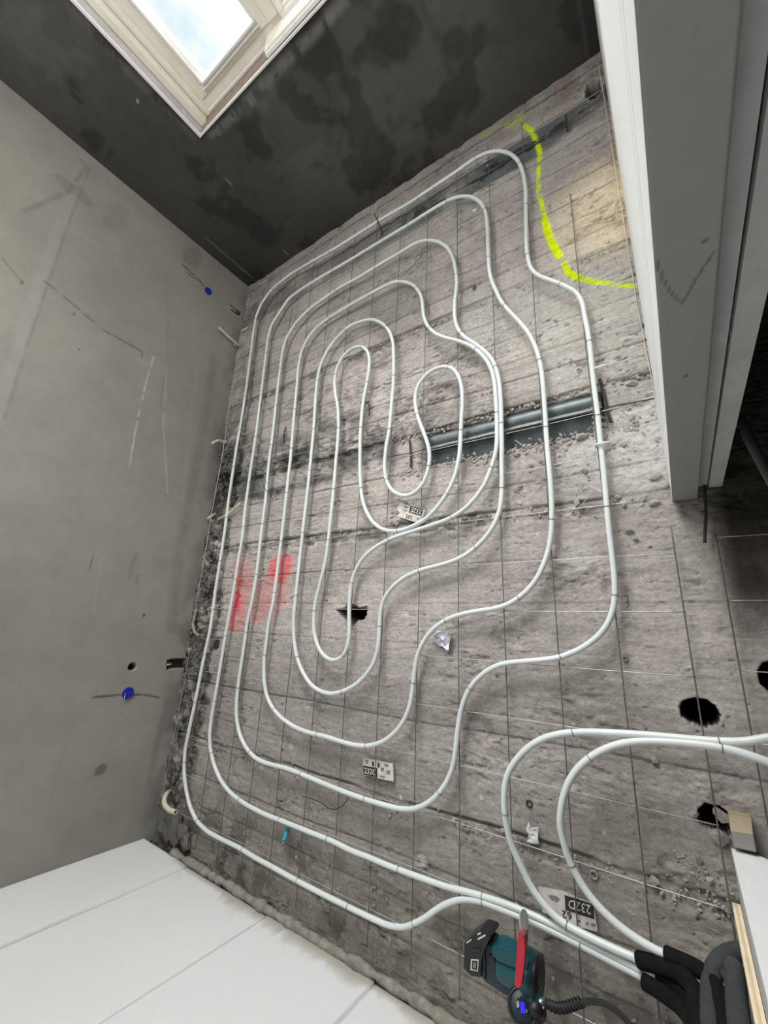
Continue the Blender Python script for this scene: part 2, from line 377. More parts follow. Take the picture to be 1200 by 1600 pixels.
# second trench near the window wall
t2 = band(V, 1.47 * S + wob, 1.60 * S + wob, .012); t2b = t2 * ss(fbm(U, V, .25, 81, 2), .2, .45)
F.H += t2b * (.012 + .02 * (fbm(U, V, .03, 82, 4) - .5)); F.mul(1 - .45 * t2b); F.mix(t2b * .60 * (1 - ss(U, .5 * S, 1.1 * S)), (.085, .098, .11))
te = ss(V, 1.60 * S, 1.66 * S); F.mul(1 - .25 * te); F.mix(te * (1 - ss(U, .2 * S, .45 * S)) * .5 * ss(fbm(U, V, .06, 83, 3), .4, .6), (.20, .155, .13))
ed = 1 - ss(np.abs(V - 1.70 * S), .002, .010); F.mul(1 - .6 * ed); F.H += ed * .006
# broken margin along the plaster wall
ml = ss(U, 1.46 * S + (fbm(U * 0, V, .1, 91, 3) - .5) * .12, 1.52 * S + (fbm(U * 0, V, .1, 91, 3) - .5) * .12); lo = 1 - ss(V, .75 * S, 1.05 * S)
F.H += ml * (.006 + .05 * (fbm(U, V, .045, 92, 5) - .38)) * (.3 + .7 * lo); F.mul(1 - ml * (.30 + .35 * lo) * ss(fbm(U, V, .05, 93, 4), .25, .55))
F.mul(1 - .75 * ml * lo * ss(fbm(U, V, .03, 94, 3), .60, .70))
# browner, darker strip next to the foam wall
db = 1 - ss(V, -.64 * S, -.45 * S); F.mix(db * .55, (.22, .205, .165)); F.mul(1 - .45 * db * ss(fbm(U, V, .06, 95, 4), .48, .64))
F.mul(1 - .14 * (1 - ss(V, -.2 * S, .1 * S)))
F.mix(.35 * (1 - ss(V, -.45 * S, -.3 * S)) * ss(fbm(U, V, .2, 96, 3), .35, .6), (.30, .285, .235))
# pitted patches
for (x, y, r, a) in [(1110, 1235, .055, .012), (935, 905, .10, .008), (1040, 1360, .06, .007), (960, 330, .09, .010), (700, 560, .05, .006), (870, 905, .08, .008), (740, 545, .03, .01)]:
    c = c_px(x, y); k = np.exp(-((U - c[0]) / r) ** 2 - ((V - c[1]) / (r * .6)) ** 2)
    pit = fbm(U * .6, V, .016, 100 + int(x), 4); F.H += k * a * 1.6 * (pit - .5); F.mul(1 - k * .45 * ss(pit, .52, .68))
q_ = fbm(U * .45, V, .0085, 115, 4); g_ = ss(fbm(U, V, .10, 116, 3), .50, .68) * (1 - .5 * calm); F.mul(1 - .5 * g_ * ss(q_, .64, .74)); F.H += .004 * g_ * ss(q_, .62, .74)
F.mix(.4 * g_ * ss(1 - q_, .66, .76), (.60, .585, .55))
# random small pits and pale flecks
sp_ = vn(U, V, .010, 111); sel = vn(U, V, .09, 112); F.mul(1 - .5 * ss(sp_, .93, .99) * ss(sel, .4, .6)); F.H += .004 * ss(sp_, .93, .99)
sp_ = vn(U, V, .008, 113); F.mix(.6 * ss(sp_, .955, .995) * ss(vn(U, V, .12, 114), .45, .65), (.62, .61, .58))
for i in range(46):
    x, y = random.uniform(390, 1050), random.uniform(450, 1350); F.blob(x, y, random.uniform(.004, .008), (.12, .115, .10), .7, i, jag=.9) if i % 2 else F.blob(x, y, random.uniform(.003, .007), (.62, .60, .56), .7, i, jag=.9)
# named marks
F.blob(742, 329, .012, (.80, .80, .76), 1, 5, ry=.009); F.blob(741, 450, .010, (.06, .05, .045), .9, 6, ry=.02); F.blob(720, 540, .03, (.20, .19, .16), .5, 8, ry=.035)
F.blob(657, 1345, .022, (.58, .57, .54), .7, 9, jag=1.1); F.blob(455, 1165, .014, (.60, .58, .54), .6, 10, jag=1)
F.blob(895, 870, .06, (.52, .51, .49), .5, 12, ry=.05, jag=1.2)
for q in [(441, 1100), (505, 1062), (441, 1172)]: F.blob(q[0], q[1], .010, (.10, .10, .09), .8, q[0], ry=.006, jag=.8)
F.blob(985, 833, .016, (.05, .05, .05), .8, 15, ry=.01, jag=.7); F.blob(994, 845, .010, (.05, .05, .05), .8, 16, ry=.008, jag=.7)
F.line([(855, 930), (830, 965), (780, 1000)], .03, (.30, .29, .27), .25, px=True)
# yellow spray line
Y_ = (.62, .80, .0)
F.line([(820, 196), (832, 205), (842, 232), (843, 250)], .015, Y_, .95, .7, .25, 120)
F.line([(842, 262), (842, 300), (850, 335), (857, 362)], .012, Y_, .95, .7, .27, 121)
F.line([(851, 345), (860, 375), (874, 400)], .017, Y_, 1, .5, .15, 122)
F.line([(882, 412), (888, 425), (905, 434)], .015, Y_, 1, .5, .15, 123)
F.line([(900, 433), (935, 440), (965, 444), (990, 447)], .012, Y_, .95, .7, .27, 124)
F.blob(805, 190, .06, (.42, .50, .10), .5, 125, ry=.05, jag=1.0); F.blob(760, 205, .05, (.36, .42, .12), .35, 126, ry=.04, jag=1.2)
# soft red patches
R_ = (.75, .10, .13)
F.line([(372, 875), (370, 920), (372, 945)], .045, R_, .75, .95, .40, 130); F.line([(364, 950), (362, 985)], .030, R_, .8, .95, .36, 131)
F.line([(372, 935), (370, 950)], .04, (.85, .06, .10), .8, .9); F.blob(438, 890, .100, R_, .72, 132, ry=.075, jag=.8); F.blob(425, 930, .13, R_, .28, 133, ry=.12, jag=.7); F.blob(380, 925, .085, R_, .38, 135, ry=.16, jag=.7); F.blob(377, 968, .07, R_, .35, 136, ry=.07, jag=.7)
F.blob(405, 960, .09, R_, .25, 134, ry=.05, jag=1)
dk = ss(-U, .075, .135) * ss(V + .25 * (fbm(U, V, .1, 150, 3) - .5), -.02, .22); F.mix(dk * .95, (.055, .047, .038))  # brown rubble tone, painted darker to deepen the shade beside the partition
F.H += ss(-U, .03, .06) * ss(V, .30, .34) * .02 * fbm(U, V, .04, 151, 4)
# openings knocked through the slab
HOLES = [tr('H:500,410 560,400 575,375 610,380 640,400 690,390 698,410 682,460 660,478 640,470 615,500 600,535 570,530 545,480 515,430'),
         [(1062, 1108), (1064, 1098), (1073, 1093), (1088, 1090), (1104, 1094), (1118, 1103), (1126, 1117), (1124, 1131), (1112, 1137), (1095, 1136), (1076, 1128), (1064, 1118)],
         [(1089, 1275), (1092, 1262), (1104, 1256), (1122, 1259), (1138, 1270), (1143, 1300), (1138, 1308), (1118, 1303), (1102, 1293), (1092, 1285)],
         [(914, 140), (917, 130), (926, 124), (937, 125), (938, 135), (933, 146), (922, 151), (914, 149)],
         [(1184, 1050), (1192, 1036), (1205, 1032), (1220, 1050), (1220, 1085), (1205, 1082), (1190, 1070)]]
F.blob(338, 1005, .03, (.02, .02, .018), .95, 160, ry=.035, jag=.8)  # dark patch painted for a hole's shade, no opening cut here
hm = np.zeros(U.shape)
for i, h in enumerate(HOLES):
    D, _ = F.dist(h + h[:1]); ins = F.inside(h)
    rim = (1 - ss(D, .002, .016)) * ~ins
    F.H -= rim * .004 * fbm(U, V, .012, 140 + i, 3); F.mix(rim * .35 * ss(fbm(U, V, .01, 141, 3), .4, .6), (.55, .54, .51))
    hm[ins] = 1
    F.mix(ins * 1.0, (.035, .031, .027)); F.H += ins * np.clip(D * 40, 0, .20)  # hole insides painted near black for the unlit void above
F.mix((hm > 0) & (F.H > .045), (.012, .011, .010))
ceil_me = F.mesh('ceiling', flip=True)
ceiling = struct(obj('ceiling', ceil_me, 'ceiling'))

# ================================================================== LEFT PLASTER WALL
fy = axis_steps(YF - .02, YW + .02, [(9, .0050)]); fz = axis_steps(1.30, CZ + .03, [(9, .0050)])
W = Field(fy, fz, lambda U, V, H: np.stack([XL + H + 0 * U, U, V], -1), lambda x, y: tuple(pxp(x, y, XL)[1:]), (.275, .268, .238))
t = fbm(W.U, W.V, .6, 201, 4); W.mul(.82 + .36 * t); t = fbm(W.U, W.V * .4, .12, 202, 4); W.mul(.94 + .12 * t); W.H += (fbm(W.U, W.V, .5, 203, 3) - .5) * .008
W.line([(-40, 720), (0, 640), (30, 540), (62, 440), (95, 350), (130, 258)], .032, (.325, .32, .295), .50, .7, .18, 4)
W.line([(-20, 720), (12, 640), (42, 540), (76, 440), (107, 350), (140, 262)], .010, (.17, .165, .15), .45, .9, .35, 5)
W.line([(40, 330), (105, 300), (135, 262), (128, 250)], .016, (.16, .155, .14), .5, .9, .3, 6)
W.blob(118, 300, .045, (.17, .165, .15), .45, 207, ry=.10, jag=1)
W.line([(240, 556), (228, 600), (214, 660), (202, 730)], .0060, (.46, .45, .42), .8, .5, .38, 7)
W.line([(260, 568), (259, 600), (255, 660), (262, 770)], .0065, (.40, .39, .36), .6, .5, .34, 8)
W.line([(262, 480), (262, 560), (250, 640)], .012, (.20, .195, .17), .35, .9, .3, 9)
W.line([(70, 440), (110, 472), (160, 515), (215, 545), (222, 550), (221, 560)], .0060, (.12, .115, .10), .75, .6, .42, 10)
W.line([(0, 400), (35, 442)], .006, (.12, .115, .10), .5, .6, .4, 11)
W.blob(34, 442, .012, (.11, .105, .09), .8, 208, ry=.006); W.blob(116, 491, .012, (.12, .11, .10), .7, 209, ry=.006); W.blob(124, 546, .005, (.05, .05, .05), .9, 210)
W.line([(118, 1100), (128, 1093), (145, 1090)], .010, (.30, .30, .28), .6, .6, 0); W.line([(118, 1100), (106, 1150), (85, 1230), (73, 1280)], .006, (.26, .26, .24), .5, .6, .3, 12)
W.line([(262, 1098), (246, 1160), (232, 1230)], .030, (.19, .185, .165), .5, .9, .3, 13)
W.line([(335, 560), (322, 650), (300, 760), (280, 860), (268, 980)], .050, (.19, .185, .16), .5, .9, .25, 14)
W.line([(310, 560), (300, 640), (286, 780)], .020, (.33, .325, .30), .4, .9, .4, 15)
W.line([(160, 870), (145, 960)], .004, (.33, .32, .30), .5, .6, .3, 16); W.line([(146, 862), (140, 890)], .003, (.08, .08, .07), .7, .5)
W.blob(157, 1203, .026, (.10, .10, .088), .7, 211, ry=.030); W.blob(225, 961, .012, (.04, .04, .036), .95, 212, ry=.005, jag=.8); W.blob(84, 951, .004, (.06, .06, .05), .9, 213)
W.blob(205, 890, .09, (.19, .185, .15), .4, 214, ry=.02, jag=1.2); W.blob(215, 905, .03, (.15, .145, .12), .4, 215, ry=.012, jag=1.2)
W.blob(300, 400, .10, (.16, .155, .14), .5, 216, ry=.07, jag=1); W.blob(180, 340, .12, (.20, .195, .175), .4, 217, ry=.06, jag=1); W.line([(286, 414), (308, 434), (318, 446)], .006, (.07, .065, .055), .9, .4)
W.line([(290, 424), (312, 440), (320, 450)], .006, (.10, .095, .08), .8, .4)
W.line([(145, 1090), (190, 1085), (230, 1086), (248, 1090)], .0055, (.05, .05, .045), .8, .5)
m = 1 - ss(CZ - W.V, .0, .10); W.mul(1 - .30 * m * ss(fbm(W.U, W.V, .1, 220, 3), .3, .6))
for (x, y, r) in [(207, 1042, .018)]:
    c = W.pxf(x, y); q = np.hypot(W.U - c[0], W.V - c[1]); W.mix(1 - ss(q, r * .8, r), (.008, .008, .008)); W.H += .03 * (1 - ss(q, r * .7, r)); W.mix((1 - ss(np.abs(q - r * 1.15), .001, .004)) * .5, (.34, .33, .31))
# slot for a junction box cut beside the ceiling
for poly, seed in [([(262, 1031), (290, 1029), (292, 1043), (261, 1046)], 1), ([(360, 475), (378, 488), (375, 494), (362, 484)], 2)]:
    ins = W.inside(poly); W.mix(ins * 1.0, (.035, .032, .026)); W.H[ins] += .02
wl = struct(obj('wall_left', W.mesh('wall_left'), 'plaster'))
o = struct(obj('wall_left', box_me(XL + .07, XL + .15, YF - .2, YW + .3, -.02, CZ + .3), 'plaster')); o.name = 'wall_left_backing'
me = box_me(XL, XL + .07, YF - .02, YW + .02, 0, 1.30)
ca = me.color_attributes.new('Col', 'FLOAT_COLOR', 'POINT'); ca.data.foreach_set('color', [.27, .263, .235, 1] * len(me.vertices))
struct(obj('wall_left_lower', me, 'plaster'))
me = bpy.data.objects['wall_left_backing'].data; ca = me.color_attributes.new('Col', 'FLOAT_COLOR', 'POINT'); ca.data.foreach_set('color', [.05, .05, .045, 1] * len(me.vertices))

# ================================================================== WINDOW WALL
WX1, WZ1 = 1.24233 * S, EYE + .45278 * S          # opening: far jamb, head
WX0, WZ0 = .02, .35                                # opening: near jamb, sill
def wpx(x, y): p = pyp(x, y, YW); return (p[0], p[2])
wx = np.unique(np.r_[axis_steps(-.16, XL + .03, [(9, .012)]), WX0, WX1]); wz = np.unique(np.r_[axis_steps(0, 1.2, [(9, .05)]), axis_steps(1.2, CZ + .02, [(9, .009)]), WZ1, WZ0])
WW = Field(wx, wz, lambda U, V, H: np.stack([U, YW + H, V], -1), wpx, (.060, .0585, .055))
t = fbm(WW.U, WW.V, .30, 301, 5); WW.mul(.72 + .56 * t)
big = ss(fbm(WW.U, WW.V, .22, 305, 4), .47, .53); reg = np.zeros(WW.U.shape)
for (x, y, r) in [(470, 210, .22), (560, 240, .20), (420, 140, .14), (620, 150, .3), (700, 60, .3), (60, 60, .2)]:
    c = wpx(x, y); reg = np.maximum(reg, np.exp(-(((WW.U - c[0]) / r) ** 2 + ((WW.V - c[1]) / r) ** 2)))
WW.mix(np.clip(reg * 1.3, 0, 1) * (.35 + .65 * big) * .75, (.098, .095, .088))
drk = ss(fbm(WW.U, WW.V, .16, 309, 4), .55, .66); WW.mul(1 - .42 * drk)
c0 = wpx(390, 430); WW.mul(1 - .35 * np.exp(-(((WW.U - c0[0]) / .35) ** 2 + ((WW.V - c0[1]) / .35) ** 2)))
for (a, b) in [((322, 205), (380, 150)), ((380, 150), (505, 20)), ((505, 20), (540, -20))]:
    WW.line([(a[0] + 8, a[1] + 8), (b[0] + 10, b[1] + 8)], .030, (.20, .20, .19), .55, .9, .42, 310)
WW.line([(110, 10), (200, 112), (300, 212)], .025, (.14, .14, .13), .4, .9, .4, 311)
WW.blob(214, 157, .006, (.55, .55, .52), .8, 312); WW.blob(209, 164, .004, (.55, .55, .52), .8, 313); WW.blob(371, 225, .005, (.5, .5, .48), .8, 314)
WW.line([(350, 275), (374, 304)], .003, (.20, .20, .19), .7, .5); WW.line([(320, 370), (400, 440)], .003, (.16, .16, .15), .7, .5); WW.line([(436, 385), (458, 404)], .003, (.20, .19, .17), .7, .5)
WW.line([(655, 0), (680, 50), (705, 110)], .022, (.055, .052, .048), .7, .9, .3, 315)
WW.line([(424, 208), (445, 232)], .006, (.05, .05, .045), .8, .5); WW.H += (fbm(WW.U, WW.V, .3, 316, 3) - .5) * .004
wme = WW.mesh('wall_front')
bm = bmesh.new(); bm.from_mesh(wme)
kill = [f for f in bm.faces if WX0 < f.calc_center_median().x < WX1 and WZ0 < f.calc_center_median().z < WZ1]
bmesh.ops.delete(bm, geom=kill, context='FACES'); 
for f in bm.faces: f.smooth = True
bm.to_mesh(wme); bm.free()
wf = struct(obj('wall_front', wme, 'dark_plaster'))
# thickness of the wall round the opening
bm = bmesh.new(); T0, T1 = YW + .012, YW + .34
add_box(bm, WX1 + .001, XL + .16, T0, T1, -.02, CZ + .3); add_box(bm, -.16, WX0 - .001, T0, T1, -.02, CZ + .3)
add_box(bm, WX0, WX1, T0, T1, WZ1 + .001, CZ + .3); add_box(bm, WX0, WX1, T0, T1, -.02, WZ0 - .001)
struct(obj('wall_front_masonry', me_of(bm), 'mortar'))

# window: reveal, frame, sashes, panes
win = bpy.data.objects.new('window_1', None); COL.objects.link(win); struct(win)
def wb(name, m, x0, x1, y0, y1, z0, z1, bev=.002): return obj(name, box_me(x0, x1, YW + y0, YW + y1, z0, z1, bev), m, win)
wb('reveal_lining', 'reveal', WX1 - .006, WX1 + .0, -.004, .050, WZ0, WZ1, 0)                       # far jamb strip
wb('casing_bead', 'frame_white', WX0, WX1 - .006, -.006, .004, WZ1 - .008, WZ1, .001)                 # bead below the head
wb('casing_bead', 'frame_white', WX1 - .010, WX1 + .001, -.008, .004, WZ0, WZ1, .001)
wb('soffit_strip', 'brown', .87 * S, WX1 - .006, .004, .125, WZ1 - .006, WZ1, 0)
wb('head_trim', 'frame', WX0, .862 * S, .020, .125, WZ1 - .030, WZ1 - .008, .003)
wb('head_trim', 'frame_white', WX0, .862 * S, .010, .022, WZ1 - .022, WZ1 - .008, .002)
wb('head_batten', 'frame_white', .87 * S, WX1 - .03, .105, .120, WZ1 - .016, WZ1 - .006, .002)
FX1 = WX1 - .006
wb('frame_jamb', 'frame', FX1 - .034, FX1, .050, .085, WZ0, WZ1 - .006, .004)
wb('frame_jamb', 'frame', FX1 - .056, FX1 - .0, .092, .200, WZ0, WZ1 - .006, .004)
wb('frame_head', 'frame', WX0, FX1 - .03, .125, .215, WZ1 - .055, WZ1 - .004, .004)
GX1, GX0, GZ1 = 1.150 * S, .868 * S, EYE + .384 * S
PX0 = .792 * S
wb('frame_mullion', 'frame', PX0, GX0 - .045, .115, .215, WZ0, WZ1 - .05, .004)
sash = obj('sash', box_me(GX1, FX1 - .055, YW + .120, YW + .190, WZ0 + .02, WZ1 - .052, .003), 'frame', win)
obj('sash_rail', box_me(GX0, GX1, YW + .120, YW + .190, GZ1, WZ1 - .052, .003), 'frame', sash)
obj('sash_stile', box_me(GX0 - .045, GX0, YW + .120, YW + .190, WZ0 + .02, WZ1 - .052, .003), 'frame', sash)
obj('glazing_bead', box_me(GX1 - .004, GX1 + .004, YW + .112, YW + .135, WZ0 + .02, GZ1 + .004, .001), 'frame_white', sash)
obj('glazing_bead', box_me(GX0 - .004, GX1, YW + .112, YW + .135, GZ1 - .004, GZ1 + .004, .001), 'frame_white', sash)
obj('glazing_bead', box_me(GX0 - .004, GX0 + .004, YW + .112, YW + .135, WZ0 + .02, GZ1, .001), 'frame_white', sash)
obj('glazing_bead', box_me(GX1 + .014, GX1 + .019, YW + .112, YW + .135, WZ0 + .02, GZ1 + .019, .001), 'frame_white', sash)
obj('glazing_bead', box_me(GX0 - .004, GX1 + .014, YW + .112, YW + .135, GZ1 + .014, GZ1 + .019, .001), 'frame_white', sash)
obj('window_pane', box_me(GX0 - .01, GX1 + .01, YW + .150, YW + .156, WZ0 + .06, GZ1 + .01), 'glass', win)
QZ1 = EYE + .418 * S; QX1 = .772 * S; QX0 = WX0 + .07
fs = obj('fixed_light', box_me(QX0, QX1 + .018, YW + .110, YW + .150, QZ1, QZ1 + .018, .003), 'frame_white', win)
obj('glazing_bead', box_me(QX1, QX1 + .018, YW + .110, YW + .150, WZ0 + .02, QZ1, .003), 'frame_white', fs)
obj('glazing_bead', box_me(QX1 - .012, QX1, YW + .135, YW + .165, WZ0 + .02, QZ1 - .012, .002), 'frame_white', fs)
obj('glazing_bead', box_me(QX0, QX1, YW + .135, YW + .165, QZ1 - .012, QZ1, .002), 'frame_white', fs)
obj('window_pane', box_me(QX0, QX1 + .01, YW + .170, YW + .176, WZ0 + .06, QZ1 + .01), 'glass', win)
wb('frame_jamb', 'frame', WX0, WX0 + .07, .06, .20, WZ0, WZ1 - .02, .004)
wb('frame_sill', 'frame', WX0, FX1, .03, .22, WZ0 - .0, WZ0 + .06, .004)

# ================================================================== FOAM WALL
joints = [c_px(305, 1348)[0], c_px(430, 1425)[0], c_px(597, 1515)[0]]
edges = [XL] + joints + [joints[-1] - .5, -.03]
struct(obj('wall_back', box_me(-.06, XL + .1, YF - .2, YF - .052, -.02, CZ + .2), 'mortar'))
wback = bpy.data.objects['wall_back']
def f_px(x, y): p = pyp(x, y, YF); return (p[0], p[2])
for i in range(len(edges) - 1):
    x1, x0 = edges[i] - (0 if i == 0 else .0018), edges[i + 1] + .0018
    if x1 - x0 < .05: continue
    top = CZ - .035
    B = Field(np.linspace(x0, x1, int((x1 - x0) / .010) + 2), axis_steps(1.25, top, [(9, .010)]), lambda U, V, H: np.stack([U, YF + H, V], -1), f_px, (.645, .655, .668))
    off = [0, -.004, .001, -.003, 0][i]; B.H += off + (fbm(B.U, B.V, .3, 500 + i, 2) - .5) * .003
    B.mul(.96 + .06 * fbm(B.U, B.V, .4, 510, 2))
    edge_d = top - B.V; n = fbm(B.U, B.V, .10, 520, 4)
    B.mix((1 - ss(edge_d, .004, .030 + .22 * np.clip(n - .42, 0, 1))) * .85 * ss(edges[0] - B.U, .2, .35), (.30, .285, .23))
    B.mul(1 - .12 * (1 - ss(np.minimum(B.U - x0, x1 - B.U), 0, .006)) * ss(fbm(B.U, B.V, .2, 530 + i, 2), .4, .6))
    B.blob(242, 1319, .008, (.25, .25, .24), .8, 540); B.blob(492, 1463, .005, (.25, .25, .24), .8, 541); B.blob(398, 1424, .005, (.3, .3, .28), .8, 542)
    me = B.mesh('foam_panel'); o = obj('foam_panel', me, 'foam', wback)
    md = o.modifiers.new('solid', 'SOLIDIFY'); md.thickness = .045; md.offset = -1 
me = box_me(-.03, XL, YF - .05, YF - .002, 0, 1.25); ca = me.color_attributes.new('Col', 'FLOAT_COLOR', 'POINT'); ca.data.foreach_set('color', [.65, .66, .67, 1] * len(me.vertices))
obj('foam_panel', me, 'foam', wback)
# mortar bead between the foam boards and the ceiling
P = resample([pz(x, y, S - .024) for x, y in [(272, 1322), (300, 1340), (345, 1366), (400, 1398), (440, 1426), (490, 1448), (540, 1482), (590, 1516), (650, 1552), (700, 1578), (760, 1612), (900, 1695)]], .008, .02)
P[:, 1] = YF + .006 + .006 * np.array([mnoise.noise(Vector((p[0] * 9, 5, 5))) for p in P]); 
rs = [.014 + .009 * (mnoise.noise(Vector((p[0] * 14, 0, 3))) + .6 * mnoise.noise(Vector((p[0] * 45, 2, 3)))) for p in P]
bead = tube('mortar_bead', P, .02, 'mortar', seg=12, rs=rs); tag(bead, 'lumpy grey-brown mortar bead filling the joint between white foam wall and ceiling', 'mortar')

# corner lump of broken mortar
bm = bmesh.new()
for i, (x, y, s) in enumerate([(262, 1272, .030), (275, 1283, .028), (255, 1290, .026), (268, 1298, .028), (285, 1300, .026), (250, 1277, .02), (290, 1315, .022), (275, 1311, .02), (261, 1303, .02)]):
    c = pz(x, y, S - .014); lump_bm(bm, c, s * 1.6, s * 1.3, s * .6, 2, 600 + i, .22)
tag(obj('mortar_lump', me_of(bm), 'mortar_dark'), 'dark cracked mortar lump in the corner of plaster wall, foam wall and ceiling', 'mortar')

# ================================================================== RIGHT: PARTITION END
KX, KY, K2, K3, K3Y = -.01878 * S, .29203 * S, -.06075 * S, -.10167 * S, .30962 * S
wr = bpy.data.objects.new('wall_right', None); COL.objects.link(wr); struct(wr)
BZ = CZ - .004
b1 = Field(np.linspace(K2, KX - .0003, 20), axis_steps(1.35, BZ, [(9, .004)]), lambda U, V, H: np.stack([U, KY + H, V], -1), lambda x, y: (lambda p: (p[0], p[2]))(pyp(x, y, KY)), (.30, .30, .29))  # white board coloured grey, the shade on its front is in the colour
b1.line([(1027, 410), (1035, 435), (1050, 460), (1067, 474), (1085, 440), (1108, 405), (1113, 397)], .0016, (.10, .10, .10), .8, .5)
b1.line([(1032, 485), (1060, 476), (1110, 458)], .0014, (.30, .30, .30), .5, .6); b1.blob(1072, 587, .004, (.10, .10, .09), .9, 1, ry=.006); b1.blob(1102, 378, .003, (.08, .08, .08), .9, 2)
b1.blob(1075, 742, .0015, (.08, .08, .08), .9, 3, ry=.003); b1.line([(1094, 38), (1090, 54)], .0015, (.2, .2, .2), .7, .5); b1.line([(1076, 600), (1075, 683), (1076, 740)], .001, (.3, .3, .3), .4, .5)
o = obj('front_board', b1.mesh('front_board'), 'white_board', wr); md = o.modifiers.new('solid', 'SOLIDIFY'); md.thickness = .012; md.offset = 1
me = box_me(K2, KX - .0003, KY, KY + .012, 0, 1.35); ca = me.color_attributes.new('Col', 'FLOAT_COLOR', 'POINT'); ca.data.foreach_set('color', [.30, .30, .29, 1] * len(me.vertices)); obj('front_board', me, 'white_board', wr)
gy = [c_px(1037, 698)[1], c_px(1041, 722)[1]]   # far and near grooves on the lit side
def rb(name, m, x0, x1, y0, y1, z0, z1, bev=.001): return obj(name, box_me(x0, x1, y0, y1, z0, z1, bev), m, wr)
rb('side_board', 'white_edge', KX - .012, KX, KY + .0008, gy[1] - .0035, 0, BZ)
rb('side_board', 'white_edge', KX - .012, KX, gy[1] + .0025, gy[0] - .0025, 0, BZ)
rb('side_board', 'white_edge', KX - .012, KX, gy[0] + .0025, YW, 0, BZ)
rb('groove_backing', 'gap', KX - .016, KX - .0125, KY + .02, YW, 0, BZ, 0)
za, zb = pyp(1003, 345, gy[1])[2], pyp(993, 262, gy[1])[2]
rb('mastic_strip', 'orange', KX - .010, KX - .0012, gy[1] - .0035, gy[1] + .0025, min(za, zb), max(za, zb), 0)
K2b = K2 - (K2 - K3) * .42
rb('recess_board', 'reveal', K2b, K2 - .0005, KY + .026, KY + .04, 0, CZ - .02, 0)
rb('rear_board', 'reveal', K3, K2b - .003, K3Y, K3Y + .014, 0, CZ - .012)
rb('core', 'gap', K3 + .002, KX - .017, KY + .045, YW, 0, CZ - .002, 0)
rb('rear_side_board', 'reveal', K3, K3 + .012, K3Y + .014, YW, 0, CZ - .012, 0)
# thin pale bead of filler where the partition meets the ceiling
P = resample([pz(x, y, S - .006) for x, y in [(1050, 772), (1040, 712), (1019, 596), (995, 474), (968, 305), (942, 140), (934, 98)]], .02, 0)
tube('filler_line', P, .0012, 'paper', wr, 6)

# ================================================================== RIGHT FOREGROUND: BOARDED PARTITION STUB WITH PLYWOOD EDGE
QX = -.0235 * S; QY0, QY1 = -.305 * S, -.392 * S
wr2 = bpy.data.objects.new('wall_right_near', None); COL.objects.link(wr2); struct(wr2)
bm = bmesh.new(); top = [(-.62, 2.66)]
n = 26; xs = np.linspace(QX, -.60, n); vt = []
for i, x in enumerate(xs):
    z = CZ - .012 - .006 * math.sin(i * .7) - (.05 * ss(np.array(QX - x), .05, .09)) - .010 * mnoise.noise(Vector((x * 30, 0, 0))); vt.append((float(x), float(z)))
f_ = [bm.verts.new((x, QY0, z)) for x, z in vt] + [bm.verts.new((-.60, QY0, 0)), bm.verts.new((QX, QY0, 0))]
k_ = [bm.verts.new((v.co.x, QY0 - .020, v.co.z)) for v in f_]
bm.faces.new(f_); bm.faces.new(k_[::-1])
for i in range(len(f_)): j = (i + 1) % len(f_); bm.faces.new([f_[i], k_[i], k_[j], f_[j]])
me = me_of(bm); ca = me.color_attributes.new('Col', 'FLOAT_COLOR', 'POINT'); ca.data.foreach_set('color', [.66, .67, .685, 1] * len(me.vertices))
obj('white_board', me, 'white_board', wr2)
obj('side_face', box_me(-.60, QX - .001, QY1, QY0 - .021, 0, CZ - .005), 'reveal', wr2)
for i, (a, b, m_) in enumerate([(0, .005, 'ply'), (.005, .008, 'ply_light'), (.008, .013, 'ply')]):
    obj('plywood_layer', box_me(QX - .02, QX + .012, QY1 - b - .0005, QY1 - a - .0005, 0, CZ - .004 - .001 * i), m_, wr2)
# post in front of the side face (three visible plies)
for i, (a, b, m_) in enumerate([(0, .0045, 'ply_light'), (.0045, .009, 'ply'), (.009, .013, 'ply_light')]):
    obj('plywood_layer', box_me(QX + a, QX + b, QY1 - .014, QY1 + .012, 0, CZ - .004), m_, wr2)

# structure not seen directly: floor, dark neighbouring room
struct(obj('floor', box_me(-2.6, XL + .1, YF - .2, YW + .3, -.06, 0), 'floor'))
struct(obj('wall_back_far', box_me(-2.6, -.60, YF - .2, YF - .05, 0, CZ + .2), 'unlit_wall'))
struct(obj('wall_right_far', box_me(-2.7, -2.6, YF - .2, YW + .3, 0, CZ + .2), 'unlit_wall'))
struct(obj('wall_front_far', box_me(-2.6, -.16, YW, YW + .2, 0, CZ + .2), 'unlit_wall'))
struct(obj('ceiling_far', box_me(-2.7, -.448, YF - .2, YW + .3, CZ, CZ + .1), 'unlit_wall'))
struct(obj('slab_top', box_me(-.46, XL + .2, YF - .2, YW + .34, CZ + .30, CZ + .34), 'unlit_wall'))
struct(obj('trim_1', box_me(-.60, -.06, YF - .2, YF - .05, 0, CZ + .2), 'unlit_wall'))
rodp = [pz(1158, 655, 1.02), pz(1172, 690, .99), pz(1203, 745, .95), pz(1260, 850, .88)]
t_ = thing('grey_conduit', 'dull grey conduit slanting down in the dark gap right of the white partition', 'conduit')
tube('conduit_tube', resample(rodp, .01, .02), .009, 'grey_rod', t_); tube('elbow', resample([pz(1150, 664, 1.03), pz(1158, 657, 1.022), pz(1170, 656, 1.02)], .003, .004), .010, 'grey_rod', t_)
rebase(t_)

